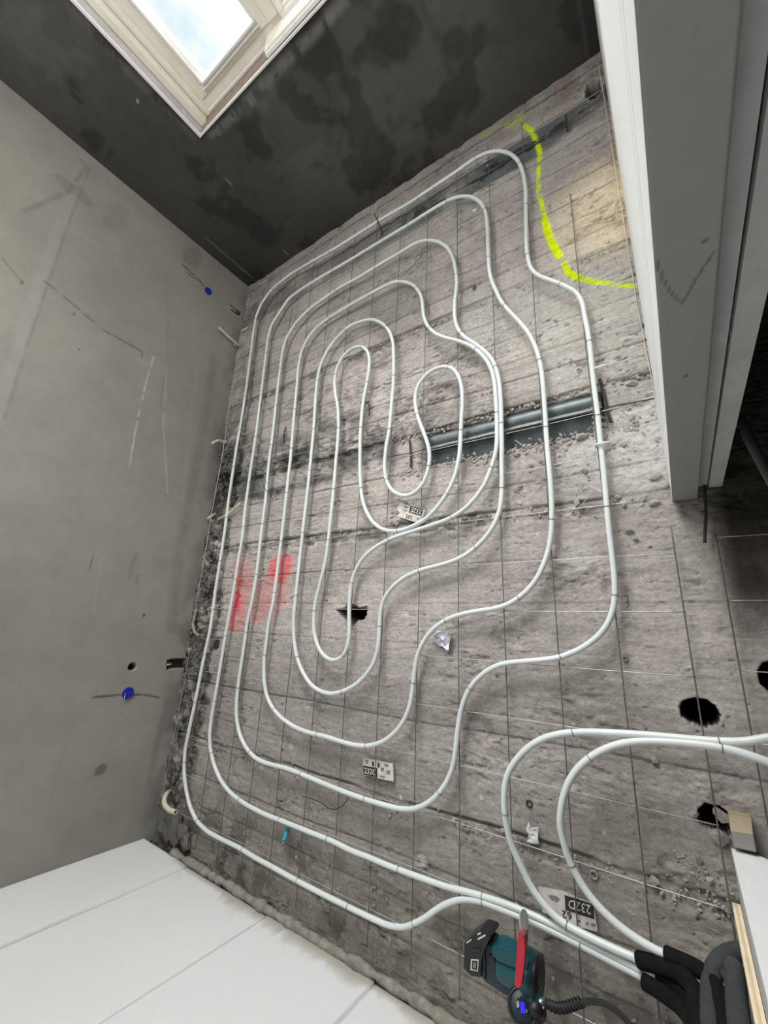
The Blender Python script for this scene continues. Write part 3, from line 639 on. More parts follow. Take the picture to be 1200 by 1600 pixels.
# ================================================================== WIRE MESH
HW = S - .024       # wire height above the camera
def mesh_mat(name, label, ys, xs, yr, xr, grp=None):
    t = thing(name, label, 'wire mesh', grp)
    for k, X in enumerate(xs):
        a, b = yr(X); n = int((b - a) * HW / .05) + 2; P = []
        for y in np.linspace(a, b, n):
            P.append((X * HW + .0025 * mnoise.noise(Vector((X * 9, y * 2, 1))), y * HW, EYE + HW - .002 + .004 * mnoise.noise(Vector((X * 5, y * 3, 4)))))
        tube('wire', resample(P, .03, .03), .0017, 'wire_dark', t, 6)
    for k, Y in enumerate(ys):
        a, b = xr(Y); n = int((b - a) * HW / .05) + 2; P = []
        for x in np.linspace(a, b, n):
            P.append((x * HW, Y * HW + .0030 * mnoise.noise(Vector((x * 2, Y * 9, 7))), EYE + HW + .0014 + .004 * mnoise.noise(Vector((x * 3, Y * 5, 9)))))
        tube('wire', resample(P, .03, .03), .0013, 'wire', t, 6)
    rebase(t); return t
xs1 = [-.010, .107, .225, .3425, .460, .577, .695, .812, .930, 1.047, 1.165, 1.282, 1.40, 1.517]
ys1 = [-.628, -.512, -.396, -.280, -.163, -.046, .070, .186, .303, .420, .536, .653, .769, .885, 1.002, 1.119, 1.235, 1.352, 1.468, 1.585]
mesh_mat('wire_mesh', 'rusty grey wire mesh fixed under the ceiling, carrying the white pipe loops', ys1, xs1,
         lambda X: (-.70, .24) if X < 0 else (-.70, 1.66 if X > .15 else 1.25),
         lambda Y: (-.012 if Y < .25 else (.03 if Y < .6 else -.005), 1.56))
mesh_mat('wire_mesh', 'short wire mesh mat at the right edge, beside the two ceiling holes', [-.375, -.262, -.145, -.030, .091, .212], [-.0775, -.195, -.31],
         lambda X: (-.44, .22), lambda Y: (-.40, -.076))

# ================================================================== HEATING PIPES
PH = S - .036
circuit = tr('M:812,655 720,608 600,545 520,505 450,474 390,450 300,414 240,408 180,430 120,475 60,501 10,492',
  'P:575,1432 550,1420 500,1395 460,1374 430,1357 400,1341', 'O:700,1190 560,1125 450,1065 360,980 300,850 268,700 253,560 262,380 305,180',
  'R:735,580 762,440', 'E:315,1130 330,1020 345,900', 'E:370,740 390,620 410,480 430,320 478,0',
  'C:85,960 115,790 140,620 165,430 183,290 200,180 235,95 290,20', 'A:320,990 420,910 550,835 700,750 850,655 1000,560',
  'B:150,475 300,375 450,275 560,195 640,155 720,142 790,160 840,205 870,280 885,380 887,550 888,700 895,800 915,880 960,925 1030,950 1110,978',
  'Q:190,5 225,18 265,60 295,130 305,220 330,330 350,480 362,620 380,780 397,900 410,1030 425,1180 440,1300 452,1430',
  'G:600,340 612,440 625,550 633,640', 'L:484,230 480,290 455,370 400,440 320,495 220,535 100,548 10,554',
  'I:540,548 500,562 430,600 360,665 310,745 280,840 262,950', 'K:660,170 648,290 635,390 600,480 545,560 480,620 420,650 360,662 280,653',
  'J:1160,820 1050,785 940,745 830,700 740,662 640,620 560,593 470,573 400,543 340,480 300,400 280,310 277,220 285,110',
  'E:536,1170 543,1100 575,960 600,820 620,650 640,480 660,330 675,150 692,0', 'C:298,980 315,820 335,640 350,520 365,400 388,315 450,215 540,125 640,55',
  'A:720,1000 850,930 960,860', 'B:100,780 200,717 270,700 340,710 400,750 435,820 450,900 455,980',
  'D:442,90 440,180 455,250 500,308 570,350 630,395 680,450 712,540 725,620 732,740 735,880 737,980 735,1100', 'F:1137,150 1137,270 1130,370 1105,450 1060,530 1000,600 920,665 850,702 790,722 700,745 620,765 540,800 470,850 415,915 385,980 375,1060',
  'H:772,500 771,560 765,650 740,740 690,820 620,885 540,925 470,940 400,922 340,880 290,800 255,710 237,600 235,460 248,340 262,200 275,90',
  'E:880,640 905,420 930,200 950,0', 'C:560,900 572,700 580,600 600,490 640,400 700,315 780,240 860,207 930,195 990,222 1035,270 1058,340 1062,480 1058,620 1045,760 1035,880 1012,1000 1003,1100',
  'F:402,110 410,190 430,245 470,285 530,305 590,285 640,235 670,170 685,90', 'D:285,1070 285,1010 262,940 235,870 205,790 192,700 205,620 245,560 300,512 370,488 430,500 470,555 490,640 490,740 482,850 477,1000',
  'F:870,60 850,160 810,260 750,350 690,420 640,460 590,484 560,498 500,519 430,522 370,502 320,455 280,380 258,290 250,150 251,0',
  'C:850,980 856,850 870,710 900,560 912,460 900,395 860,362 800,375 740,430 705,500 690,580 695,660 712,740 717,860 710,980 700,1080',
  'E:1095,150 1080,320 1065,460 1050,600 1035,710 1000,850 970,970', 'H:362,440 360,530 375,610 405,680 450,722 500,733 550,700 578,630 584,540 582,400 590,280 610,190 660,95 730,30',
  'F:370,604 450,563 530,537 620,508 700,482 800,448 880,402 960,330 1030,230 1080,100 1100,20', 'D:705,1000 707,900 703,740 695,620 680,530 650,462 600,405 540,360 470,333 390,315 320,288 270,238 247,180 240,90',
  'B:230,1040 190,985 130,960 60,962', 'A:1060,962 980,1000 900,1045 800,1100', 'C:740,135 650,190 570,255 520,320 482,400 465,500 455,620 440,780 428,930 415,1080',
  'E:805,160 790,300 770,480 750,640 730,800 705,980', 'H:80,490 65,610 50,730 50,850 65,950 105,1030 160,1090', 'J:640,345 730,380 830,402 930,435 1020,460 1100,465 1160,450',
  'K:210,230 280,170 330,100 365,10', 'H:970,980 985,850 1000,720 1030,640', 'I:70,370 130,310 200,267 280,240 350,225 440,212 520,200 600,168 680,110 750,30',
  'G:290,570 320,490 335,400 338,280 330,150', 'D:1025,1050 1015,920 1008,800 1000,680 990,560 975,460 948,370 910,290 850,215 780,145 720,70',
  'B:710,1040 672,960 656,880 650,760 647,620 635,520 600,460 540,427 470,428 400,452 300,510 200,575 100,637 10,690',
  'A:900,757 750,848 600,935 480,1010 400,1070', 'C:350,150 300,225 275,310 262,420 245,560 225,720 205,880 185,1020',
  'E:560,180 530,400 515,560 490,700 465,860 440,1010 415,1140', 'J:155,100 128,250 110,380 113,480 140,590 180,680 240,757 330,825 450,888 560,930 640,962 760,1010 880,1058',
  'K:0,920 100,955 200,1000 330,1050 450,1093', 'M:190,370 240,382 300,398 390,428 450,454 520,485 600,526 720,588 808,634')
def hsag(x, y):
    """the pipes hang lower towards the bottom right of the picture"""
    s = 0.0
    s += .020 * float(ss(np.array(y), 1150, 1450)) * float(ss(np.array(x), 500, 900))
    return PH - s - .006 * mnoise.noise(Vector((x * .012, y * .012, 0)))
def pipe(name, pts, label, hf, r=.0076, grp=None, ties=True, tie_step=.26):
    t = thing(name, label, 'pipe', grp)
    P = resample([pz(x, y, hf(x, y)) for x, y in pts], .010, .018)
    tube('pipe_run', P, r, 'pipe', t, 12)
    k = 12
    while ties and k < len(P) - 10:
        T = P[k + 1] - P[k - 1]; obj('wire_tie', ring_me(P[k], T, r + .0007, .0012, 14, 4), 'tie', t); k += int(tie_step / .010 * random.uniform(.8, 1.2))
    return t, P
hp, HP = pipe('heating_pipe', circuit, 'long white heating pipe laid in nested loops under the concrete ceiling', hsag)
for (x, y) in [(937, 576), (940, 695)]:
    c = pz(x, y, PH - .002); obj('cable_tie', tube_me(np.array([c + np.array([.016, 0, .012]), c + np.array([.012, 0, -.010]), c + np.array([-.008, 0, -.011]), c + np.array([-.022, .002, -.004])]), .0032, 8), 'white_tie', hp)['label'] = 'white cable tie'
rebase(hp)
loop1 = tr('P:1240,1148', 'L:1200,905 1100,930 950,925 800,912 650,897 500,887 350,880 230,887 130,915 60,965 0,1035', 'K:960,460 950,560 950,660 965,760 990,870 1040,980 1090,1080',
           'M:450,360 500,430 545,478 600,508 660,538 720,566 800,600')
loop2 = tr('P:1260,1215', 'L:1200,1020 1100,985 1000,955 850,935 700,925 600,922 500,935 400,975 320,1035 270,1100 240,1180 225,1260 225,1350', 'M:555,200 570,270 600,335 640,400 700,465 760,515 830,560 888,588')
l1, LP1 = pipe('heating_pipe', loop1, 'outer of two white pipe curves beside the ceiling holes, passing behind the 232D label', lambda x, y: S - .092 + .030 * float(ss(np.array(y), 1250, 1400)), .0080)
l2, LP2 = pipe('heating_pipe', loop2, 'inner of two white pipe curves beside the ceiling holes, ending in its own black sleeve', lambda x, y: S - .096 + .028 * float(ss(np.array(y), 1250, 1400)), .0080)
rebase(l1); rebase(l2)

# black foam sleeves and grey foam tubes at the lower right
def sleeve(name, pts, r, m, label, grp=None, jit=.06):
    P = resample([pz(x, y, h) for x, y, h in pts], .006, .012)
    rs = [r * (1 + jit * mnoise.noise(Vector((p[0] * 30, p[1] * 30, p[2] * 30)))) for p in P]
    t = thing(name, label, 'pipe insulation', grp)
    tube('foam_tube', P, r, m, t, 14, rs=rs); obj('cut_end', ring_me(P[0], P[1] - P[0], r * .80, r * .2, 16, 6), m, t); rebase(t); return t
sleeve('foam_sleeve', [(1042, 1491, 1.195), (1060, 1500, 1.19), (1080, 1508, 1.18), (1102, 1520, 1.165), (1120, 1545, 1.12), (1135, 1600, 1.02), (1150, 1680, .90)], .0145, 'black_foam', 'black foam sleeve on the inner curved white pipe, topmost of the black sleeves')
sleeve('foam_sleeve', [(998, 1500, 1.205), (1020, 1505, 1.20), (1045, 1513, 1.19), (1068, 1524, 1.17), (1085, 1545, 1.13), (1100, 1600, 1.03), (1112, 1680, .92)], .0150, 'black_foam', 'black foam sleeve over the upper pipe of the bundle, just above the lowest sleeve')
sleeve('foam_sleeve', [(1007, 1534, 1.195), (1025, 1545, 1.19), (1045, 1558, 1.175), (1065, 1574, 1.15), (1080, 1592, 1.11), (1090, 1625, 1.03), (1100, 1690, .92)], .0145, 'black_foam', 'lowest black foam sleeve, on the bottom pipe of the bundle')
sleeve('foam_sleeve', [(1030, 1520, 1.207), (1050, 1534, 1.20), (1070, 1550, 1.175), (1086, 1572, 1.13), (1096, 1610, 1.05), (1106, 1680, .94)], .0140, 'black_foam', 'black foam sleeve squeezed in the middle between the other black sleeves')
gl = sleeve('grey_foam_tube', [(1172, 1488, 1.17), (1155, 1487, 1.185), (1140, 1489, 1.19), (1124, 1500, 1.185), (1114, 1518, 1.165), (1110, 1545, 1.12), (1110, 1575, 1.06), (1116, 1640, .95), (1126, 1720, .85)], .0150, 'grey_foam', 'grey foam insulated tube arching out from behind the plywood edge', jit=.04)
g2 = sleeve('grey_foam_tube', [(1146, 1512, 1.13), (1148, 1522, 1.125), (1150, 1545, 1.08), (1153, 1580, 1.01), (1160, 1640, .91), (1170, 1720, .82)], .0155, 'grey_foam', 'straight grey foam tube with blunt top end, inside the grey foam arch', jit=.05)
bmx = bmesh.new(); c = pz(1147, 1512, 1.128); lump_bm(bmx, c, .0152, .0152, .011, 3, 1, .02); k = obj('tube_end', me_of(bmx, smooth=True), 'grey_foam', g2); k.matrix_parent_inverse = g2.matrix_basis.inverted() if False else Matrix.Translation(-g2.location)
k = obj('foam_flap', tube_me(np.array([pz(1128, 1516, 1.13), pz(1134, 1524, 1.115), pz(1141, 1536, 1.09)]), .008, 8, rs=[.004, .0075, .008]), 'grey_foam', g2); k.matrix_parent_inverse = Matrix.Translation(-g2.location)

# timber block by the hole
tb = thing('timber_block', 'short tan timber board end standing at the lower ceiling hole', 'timber')
q = [pz(x, y, S - .030) for x, y in [(1138, 1271), (1174, 1279), (1177, 1305), (1142, 1299)]]
q2 = [pz(x, y, S - .030) for x, y in [(1142, 1299), (1177, 1305), (1182, 1332), (1147, 1324)]]
obj('bare_end', prism_me(q, [p + np.array([0, 0, .028]) for p in q], .001), 'wood', tb)
obj('shaded_end', prism_me(q2, [p + np.array([0, 0, .028]) for p in q2], .001), 'grey_wood', tb)['label'] = 'grey half, painted as its shaded part'  # grey colour paints the unlit half of the board
rebase(tb)

# ================================================================== STEEL CHANNEL IN THE TRENCH
sc_ = thing('steel_channel', 'blue-grey galvanised steel profile exposed in the ceiling trench', 'steel profile')
xa, xb = .088 * S, .56 * S; zt = CZ + .004
def sweep_x(sec, x0, x1, n, jit=0):
    V = []; Fc = []; k = len(sec); xs_ = np.linspace(x0, x1, n)
    for x in xs_:
        for (y, z) in sec: V.append((x, y + jit * mnoise.noise(Vector((x * 12, y * 9, 1))), z))
    for i in range(n - 1):
        for j in range(k): a = i * k + j; b = i * k + (j + 1) % k; Fc.append((a, b, b + k, a + k))
    Fc.append(tuple(range(k))); Fc.append(tuple((n - 1) * k + j for j in range(k))[::-1])
    me = bpy.data.meshes.new('sweep'); me.from_pydata(V, [], Fc)
    bm = bmesh.new(); bm.from_mesh(me); bmesh.ops.recalc_face_normals(bm, faces=bm.faces[:]); bm.to_mesh(me); bm.free(); return me
yl, yh = .546 * S, .590 * S
sec = [(yl, zt + .004)] + [(yl + (yh - yl) * i / 8, zt + .006 - .014 * math.sin(math.pi * i / 8) ** .8) for i in range(0, 9)] + [(yh, zt + .03), (yl, zt + .03)]
o = obj('rounded_flange', sweep_x(sec, xa, xb, 40, .001), 'steel', sc_)
for p in o.data.polygons: p.use_smooth = len(p.vertices) == 4
obj('edge_lip', sweep_x([(yl - .005, zt - .006), (yl + .002, zt - .008), (yl + .002, zt + .004), (yl - .005, zt + .004)], xa, xb, 30, .001), 'lip', sc_)
obj('web_plate', sweep_x([(.478 * S, zt + .016), (yl - .004, zt + .012), (yl - .004, zt + .026), (.478 * S, zt + .028)], xa, xb, 30, .004), 'steel_dark', sc_)
rebase(sc_)
s2 = thing('steel_channel', 'narrow dark steel profile half buried in the ceiling near the window wall', 'steel profile')
obj('flange', sweep_x([(1.525 * S, CZ + .018), (1.535 * S, CZ + .012), (1.565 * S, CZ + .012), (1.575 * S, CZ + .018), (1.575 * S, CZ + .04), (1.525 * S, CZ + .04)], .10 * S, .80 * S, 24, .006), 'steel_dark', s2)
obj('edge_lip', sweep_x([(1.530 * S, CZ + .004), (1.533 * S, CZ + .003), (1.535 * S, CZ + .012), (1.530 * S, CZ + .012)], .16 * S, .62 * S, 24, .006), 'steel', s2)
rebase(s2)
# thin steel line running on from the channel to the partition and to the left
tag(tube('tie_rod', resample([pz(x, y, S - .004) for x, y in [(936, 639), (960, 634), (1000, 627), (1028, 621)]], .01, .01), .0018, 'rust', seg=6), 'thin dark rod between the trench end and the white partition', 'rod')
tag(tube('tie_rod', resample([pz(x, y, S - .006) for x, y in [(606, 714), (640, 708), (672, 700)]], .01, .01), .0016, 'rust', seg=6), 'thin dark rod leading left from the steel profile', 'rod')

# ================================================================== RUBBLE
bm = bmesh.new(); rr = random.Random(5)
def bit(X, Y, s, dz=0): lump_bm(bm, (X, Y, CZ - s * .15 + dz), s * rr.uniform(.8, 1.5), s * rr.uniform(.6, 1.1), s * rr.uniform(.4, .8), 1, rr.randint(0, 10 ** 6), .3)
for i in range(330):  # trench lower edge
    X = rr.uniform(.02, .68) * S; bit(X, (.478 + rr.gauss(0, .009)) * S, rr.uniform(.0025, .0075))
for i in range(150): X = rr.uniform(.0, .72) * S; bit(X, (.600 + rr.gauss(0, .007)) * S, rr.uniform(.002, .006))
for i in range(170): X = rr.uniform(-.01, 1.5) * S; bit(X, (.302 + rr.gauss(0, .012)) * S, rr.uniform(.002, .0055))
for i in range(220): X = rr.uniform(-.01, 1.5) * S; bit(X, (-.400 + rr.gauss(0, .010)) * S, rr.uniform(.002, .006))
for i in range(90): X = rr.uniform(-.01, 1.2) * S; bit(X, (.995 + rr.gauss(0, .010)) * S, rr.uniform(.002, .005))
for i in range(160): bit(rr.uniform(-.02, .13) * S, (.40 + abs(rr.gauss(0, .09))) * S, rr.uniform(.002, .006))
for i in range(80): bit((.03 + rr.gauss(0, .03)) * S, (-.355 + rr.gauss(0, .02)) * S, rr.uniform(.0015, .004))
for i in range(90): bit(rr.uniform(.0, 1.5) * S, (-.60 + rr.gauss(0, .04)) * S, rr.uniform(.002, .006))
bm2 = bmesh.new()
for i in range(260):
    s_ = rr.uniform(.004, .012); lump_bm(bm2, ((1.60 + rr.gauss(0, .035)) * S, rr.uniform(-.6, .8) * S, CZ + .004), s_ * 1.3, s_, s_ * .6, 1, rr.randint(0, 10 ** 6), .3)
o = obj('broken_mortar', me_of(bm2), 'mortar_dark'); o['kind'] = 'stuff'; o['label'] = 'dark broken mortar crumbs in the margin beside the plaster wall'; o['category'] = 'rubble'
o = obj('rubble', me_of(bm), 'stone'); o['kind'] = 'stuff'; o['label'] = 'crumbs of broken concrete along the ceiling joints and trench'; o['category'] = 'rubble'
chips = [(942, 682, 9, 'flat pale stone chip just right of the trench end', 1), (1024, 744, 10, 'pale stone chip beside the partition foot, highest of three', 1), (1022, 786, 8, 'pale stone chip beside the partition foot, at its corner', 1),
         (964, 777, 7, 'pale pebble above the crossing wires left of the partition corner', 1), (975, 787, 6, 'small pale pebble at the end of the loose wire', 1), (901, 784, 7, 'pale pebble on the joint between the third and outer pipes', 1),
         (908, 682, 11, 'largest pale stone chip on the lower trench edge', 1), (826, 633, 5, 'small round white pebble on the upper trench edge', 1), (832, 631, 5, 'small round white pebble beside its twin on the upper trench edge', 1),
         (914, 736, 5, 'tiny chip below the lower cable tie', 0), (1091, 1340, 6, 'small stone chip below the lower hole', 0), (1083, 1257 + 16, 6, 'pale stone chip at the left rim of the lower hole', 1),
         (808, 710, 7, 'dark flat stone by the trench edge right of the paired pipes', 0), (1128, 1274, 9, 'rounded concrete lump on the right rim of the lower hole', 1),
         (1125, 1308, 11, 'flat grey slab chip between hole and white board', 1), (365, 1187, 7, 'white pebble on the rubble joint right of the second pipe', 1), (1022, 1187, 5, 'tan pebble under the two curved pipes', 1),
         (1022, 1376, 6, 'pale pebble in the pitted patch left of the white board', 1), (1110, 1376, 5, 'pale pebble nearest the white board', 1), (709, 1282, 5, 'white pebble on the rubble joint below the label', 1),
         (465, 1216, 7, 'pale chip on the rubble joint under the third pipe', 1), (653, 742, 5, 'bright chip inside the small inner loop', 1), (987, 598, 9, 'pale ragged lump of filler beside the partition', 1)]
for i, (x, y, r, lab, pale) in enumerate(chips):
    bm = bmesh.new(); c = pz(x, y, S - .004); s = r / 560; lump_bm(bm, c, s, s * .75, s * .4, 1, 900 + i, .32)
    tag(obj('concrete_chip', me_of(bm), 'stone' if pale else 'mortar'), lab, 'stone')

# ================================================================== SMALL METAL BITS ON THE CEILING
def stub(name, pts, r, m, label, cat, h=S - .006, sig=.004):
    P = resample([pz(*(q if len(q) == 3 else (*q, h))) for q in pts], .004, sig); o = tube(name, P, r, m, seg=8); return tag(o, label, cat)
stub('rebar_stub', [(937, 592), (943, 615), (948, 640), (955, 660)], .0042, 'rust', 'rusty black bar across the trench end, right of the outer pipe', 'rebar', S - .012)
stub('rebar_stub', [(640, 688), (642, 712), (642, 730)], .0042, 'rust', 'rusty bar standing in the small inner pipe loop', 'rebar', S - .012)
stub('rebar_stub', [(884, 180), (885, 192), (887, 205)], .0040, 'rust', 'short black nail near the top of the yellow line', 'rebar', S - .014)
stub('rebar_stub', [(585, 334), (592, 350), (598, 366)], .0030, 'rust', 'thin dark pin crossing the top outer pipe', 'rebar', S - .045)
stub('rebar_stub', [(563, 629), (577, 629), (577, 650)], .0028, 'rust', 'bent black wire in the innermost long loop', 'rebar', S - .014)
stub('rebar_stub', [(443, 690), (444, 678), (447, 667)], .0035, 'rust', 'dark hook between the third and fourth pipes', 'rebar', S - .010)
stub('rebar_stub', [(1101, 758), (1103, 800), (1101, 848)], .0034, 'rust', 'dark rod hanging below the recessed board of the partition', 'rebar', S - .03)
stub('loose_wire', [(409, 751), (413, 763), (421, 770), (426, 780)], .0016, 'black_rubber', 'thin black wire curling over the third pipe', 'wire', S - .050)
stub('loose_wire', [(344, 752), (350, 756), (356, 762)], .0026, 'rust', 'short dark wire left of the outer pipe', 'wire', S - .02)
stub('loose_wire', [(805, 688), (835, 708), (870, 732), (930, 765), (965, 783)], .0013, 'wire', 'long loose wire slanting below the trench', 'wire', S - .014)
stub('loose_wire', [(852, 740), (845, 750), (838, 758)], .0013, 'wire', 'short loose wire end below the trench', 'wire', S - .012)
stub('loose_wire', [(928, 765), (912, 785), (896, 805)], .0012, 'wire', 'short crossing wire on the rubble joint', 'wire', S - .014)
stub('loose_wire', [(472, 1244), (490, 1249), (504, 1255), (513, 1263), (524, 1265), (535, 1259), (543, 1250), (545, 1240)], .0013, 'black_rubber', 'thin black wire bow under the third pipe at the bottom', 'wire', S - .03)
stub('loose_wire', [(976, 932), (978, 928), (982, 930), (980, 937), (983, 945), (979, 950)], .0010, 'rust', 'curly thin wire right of the outer pipe bend', 'wire', S - .01)
stub('loose_wire', [(630, 431), (645, 415), (660, 398)], .0012, 'rust', 'thin wire end between the upper loops', 'wire', S - .012)
o = obj('sealing_ring', ring_me(pz(827, 1256, S - .003), (0, 0, 1), .0072, .0018, 20, 6), 'black_rubber'); tag(o, 'small black rubber ring on the concrete inside the curved pipes', 'ring')
o = obj('metal_washer', ring_me(pz(928, 1367, S - .003), (0, 0, 1), .0078, .0026, 20, 6), 'wire'); tag(o, 'small pale ring on the concrete between the curved pipes', 'ring')
o = obj('metal_washer', ring_me(pz(977, 1029, S - .003), (0, 0, 1), .0055, .0022, 20, 6), 'mortar'); tag(o, 'grey plastic plug ring below the outer pipe bend', 'ring')
pl = thing('wall_plug', 'turquoise plastic plug poking out below the second pipe', 'plug')
P = resample([pz(450, 1292, S - .004), pz(447, 1303, S - .030), pz(443, 1315, S - .050)], .003, .003); tube('plug_body', P, .0078, 'cyan', pl, 10); 
P2 = resample([pz(443, 1315, S - .050), pz(442, 1321, S - .056)], .002, 0); tube('plug_tip', P2, .0045, 'mortar', pl, 8); rebase(pl)

# crumpled film and paper scrap
def crumple(name, poly, h, m, label, cat, amp, seed, nn=7):
    cc = np.mean(poly, axis=0); bm = bmesh.new(); r = random.Random(seed); rings = []
    for k in range(1, nn + 1):
        row = []
        for (x, y) in poly:
            f = k / nn; p = pz(cc[0] + (x - cc[0]) * f, cc[1] + (y - cc[1]) * f, h) + np.array([r.uniform(-1, 1) * amp * .4, r.uniform(-1, 1) * amp * .4, r.uniform(-1, 1) * amp]); row.append(bm.verts.new(p))
        rings.append(row)
    c = bm.verts.new(pz(cc[0], cc[1], h - amp)); n = len(poly)
    for j in range(n): bm.faces.new([c, rings[0][j], rings[0][(j + 1) % n]])
    for a, b in zip(rings[:-1], rings[1:]):
        for j in range(n): bm.faces.new([a[j], b[j], b[(j + 1) % n], a[(j + 1) % n]])
    o = obj(name, me_of(bm), m); md = o.modifiers.new('solid', 'SOLIDIFY'); md.thickness = .0012; return tag(o, label, cat)
crumple('plastic_film', tr('I:110,370 130,345 165,345 205,350 225,380 215,420 212,465 190,470 165,440 140,430 120,400'), S - .016, 'film', 'crumpled clear plastic film stuck beside the third pipe bend', 'film', .008, 3, 4)
crumple('paper_scrap', [(822, 1297), (826, 1285), (830, 1292), (842, 1291), (842, 1305), (841, 1318), (832, 1317), (824, 1314), (826, 1302)], S - .010, 'paper_white', 'torn white paper scrap inside the two curved pipes', 'paper', .0035, 4, 4)

# ================================================================== PRINTED LABELS
def text_quad(txt, quad, h, m, parent, name='lettering', rot180=False, thick=.0008):
    cu = bpy.data.curves.new('t', 'FONT'); cu.body = txt; cu.resolution_u = 3
    ob = bpy.data.objects.new('t', cu); COL.objects.link(ob)
    dg = bpy.context.evaluated_depsgraph_get(); me = bpy.data.meshes.new_from_object(ob.evaluated_get(dg)); bpy.data.objects.remove(ob)
    co = np.array([v.co[:] for v in me.vertices]); mn, mx = co.min(0), co.max(0)
    uv = (co[:, :2] - mn[:2]) / (mx[:2] - mn[:2])       # quad order: top-left, top-right, bottom-right, bottom-left of the reading text
    q = np.array(quad, float)
    for i, v in enumerate(me.vertices):
        a, b = uv[i]; p = (q[3] * (1 - a) + q[2] * a) * (1 - b) + (q[0] * (1 - a) + q[1] * a) * b
        v.co = pz(p[0], p[1], h)
    bm = bmesh.new(); bm.from_mesh(me); r = bmesh.ops.extrude_face_region(bm, geom=bm.faces[:]); 
    for g in r['geom']:
        if isinstance(g, bmesh.types.BMVert): g.co.z += thick
    bmesh.ops.recalc_face_normals(bm, faces=bm.faces[:]); bm.to_mesh(me); bm.free()
    me.materials.clear(); return obj(name, me, m, parent)
def label_thing(outline, block, bigq, bigtxt, smalls, smudges, label):
    t = thing('printed_label', label, 'label'); h = S - .0165
    obj('paper', px_prism(outline, h, .0012), 'paper', t)
    bk = obj('black_field', px_prism(block, h - .0008, .0006), 'ink', t)
    text_quad(bigtxt, bigq, h - .0018, 'print_pale', bk, 'lettering', thick=.0006)
    for txt, q, m_ in smalls: text_quad(txt, q, h - .0012, m_, t, 'lettering', thick=.0006)
    for q in smudges: obj('smudge', px_prism(q, h - .0006, .0004), 'ink_faded', t)
    rebase(t); return t
# 232D, seen upside down
label_thing(tr('M:478,370 560,385 655,425 668,512 600,495 495,450 490,400'), tr('N:193,292 468,378 473,518 200,430'),
            tr('N:440,478 228,412 232,332 434,388'), '232D', [('62', tr('N:262,528 170,500 168,432 256,456'), 'ink')], [tr('N:440,580 486,588 482,560 444,552'), tr('N:388,566 418,572 420,548 394,544'), tr('N:300,540 345,548 340,530 305,522'), tr('N:40,290 110,300 150,330 120,360 60,330')],
            'torn printed paper label reading 232D upside down, by the pipe bundle')
label_thing(tr('F:500,345 560,358 655,385 640,450 615,468 475,425 500,405 482,380'), tr('F:566,362 645,382 632,425 555,402'),
            tr('F:630,417 564,400 572,370 640,388'), '232E', [('295', tr('F:576,446 533,434 538,412 578,424'), 'ink')], [tr('F:618,450 604,447 606,434 620,438'), tr('F:545,398 520,392 524,384 546,390'), tr('F:548,378 526,372 530,362 550,368')],
            'small printed paper label reading 232E upside down, below the small inner loop')
label_thing([(567.5, 1184), (590, 1188), (613, 1193), (614.5, 1202), (615, 1221.5), (590, 1216), (567, 1210)], [(567.5, 1196), (589, 1200), (589.5, 1215), (567.5, 1209.5)],
            [(569, 1199), (587, 1202.5), (587, 1212), (569, 1208)], '232C', [('1', [(581, 1190), (584, 1190.6), (584, 1197.5), (581, 1197)], 'ink'), ('1', [(590, 1192), (593, 1192.6), (593, 1199.5), (590, 1199)], 'ink')],
            [[(570, 1187), (576, 1188.5), (575, 1194), (571, 1193)], [(595, 1199), (600, 1200), (599, 1206), (595, 1204)], [(604, 1203), (610, 1204), (609, 1211), (604, 1209)], [(593, 1211), (602, 1213), (601, 1216), (593, 1214)], [(600, 1193), (607, 1195), (606, 1199), (601, 1197)]], 'weathered printed paper label reading 232C upright, above the bottom pipe')

# ================================================================== LEFT WALL FITTINGS
def conduit(pts, r, label, m='cream'):
    t = thing('conduit_stub', label, 'conduit')
    P = resample(pts, .004, .008); tube('conduit_tube', P, r, m, t, 12); e = P[-1]; obj('bore', ring_me(e, P[-1] - P[-2], r * .8, r * .22, 14, 5), m, t)
    obj('hollow', tube_me(np.array([e - (P[-1] - P[-2]) * .4, e + (P[-1] - P[-2]) * .15]), r * .62, 10), 'gap', t); rebase(t); return t
w = lambda x, y, off: pxp(x, y, XL - off)
conduit([pz(353, 690, S + .0), w(349, 691, .020), w(343, 688, .028), w(336, 690, .034), w(331, 694, .036)], .0085, 'short cream conduit stub poking out at the wall edge halfway up')
conduit([w(325, 811, .006), w(331, 806, .030), w(338, 802, .040), w(345, 799.5, .045)], .0085, 'short cream conduit piece, upper of the pair behind the outer pipe')
conduit([w(328, 813, .008), w(338, 813, .035), pz(352, 807, S - .028), pz(364, 797, S - .028), pz(377, 786, S - .028)], .0080, 'long cream conduit bending behind the outer pipe')
conduit([w(268, 1234, .008), pz(260, 1241, S - .05), pz(256, 1250, S - .075), pz(258, 1259, S - .085), pz(265, 1266, S - .09), pz(274, 1269, S - .09)], .0095, 'curved cream conduit hooked in the corner above the foam wall')
conduit([w(306, 1012, .012), w(300, 1014, .02), w(294, 1016, .028)], .0075, 'tiny cream conduit stub above the wall slot')
conduit([w(376, 542, .006), w(360, 529, .016), w(342, 512, .020)], .0085, 'straight cream conduit lying against the plaster wall near the far corner')
conduit([w(370, 541, .006), w(367, 538, .012), w(366, 537, .016)], .0075, 'cream conduit tip just below the straight wall conduit')
conduit([pz(388, 511, S - .004), pz(384, 514, S - .012), pz(378, 517, S - .02)], .0045, 'thin pale conduit tip in the far ceiling corner')
conduit([pz(305, 960, S - .002), pz(301, 975, S - .016), pz(304, 988, S - .018), pz(311, 994, S - .01)], .0070, 'dull conduit half buried in mortar above the wall slot', 'mortar')
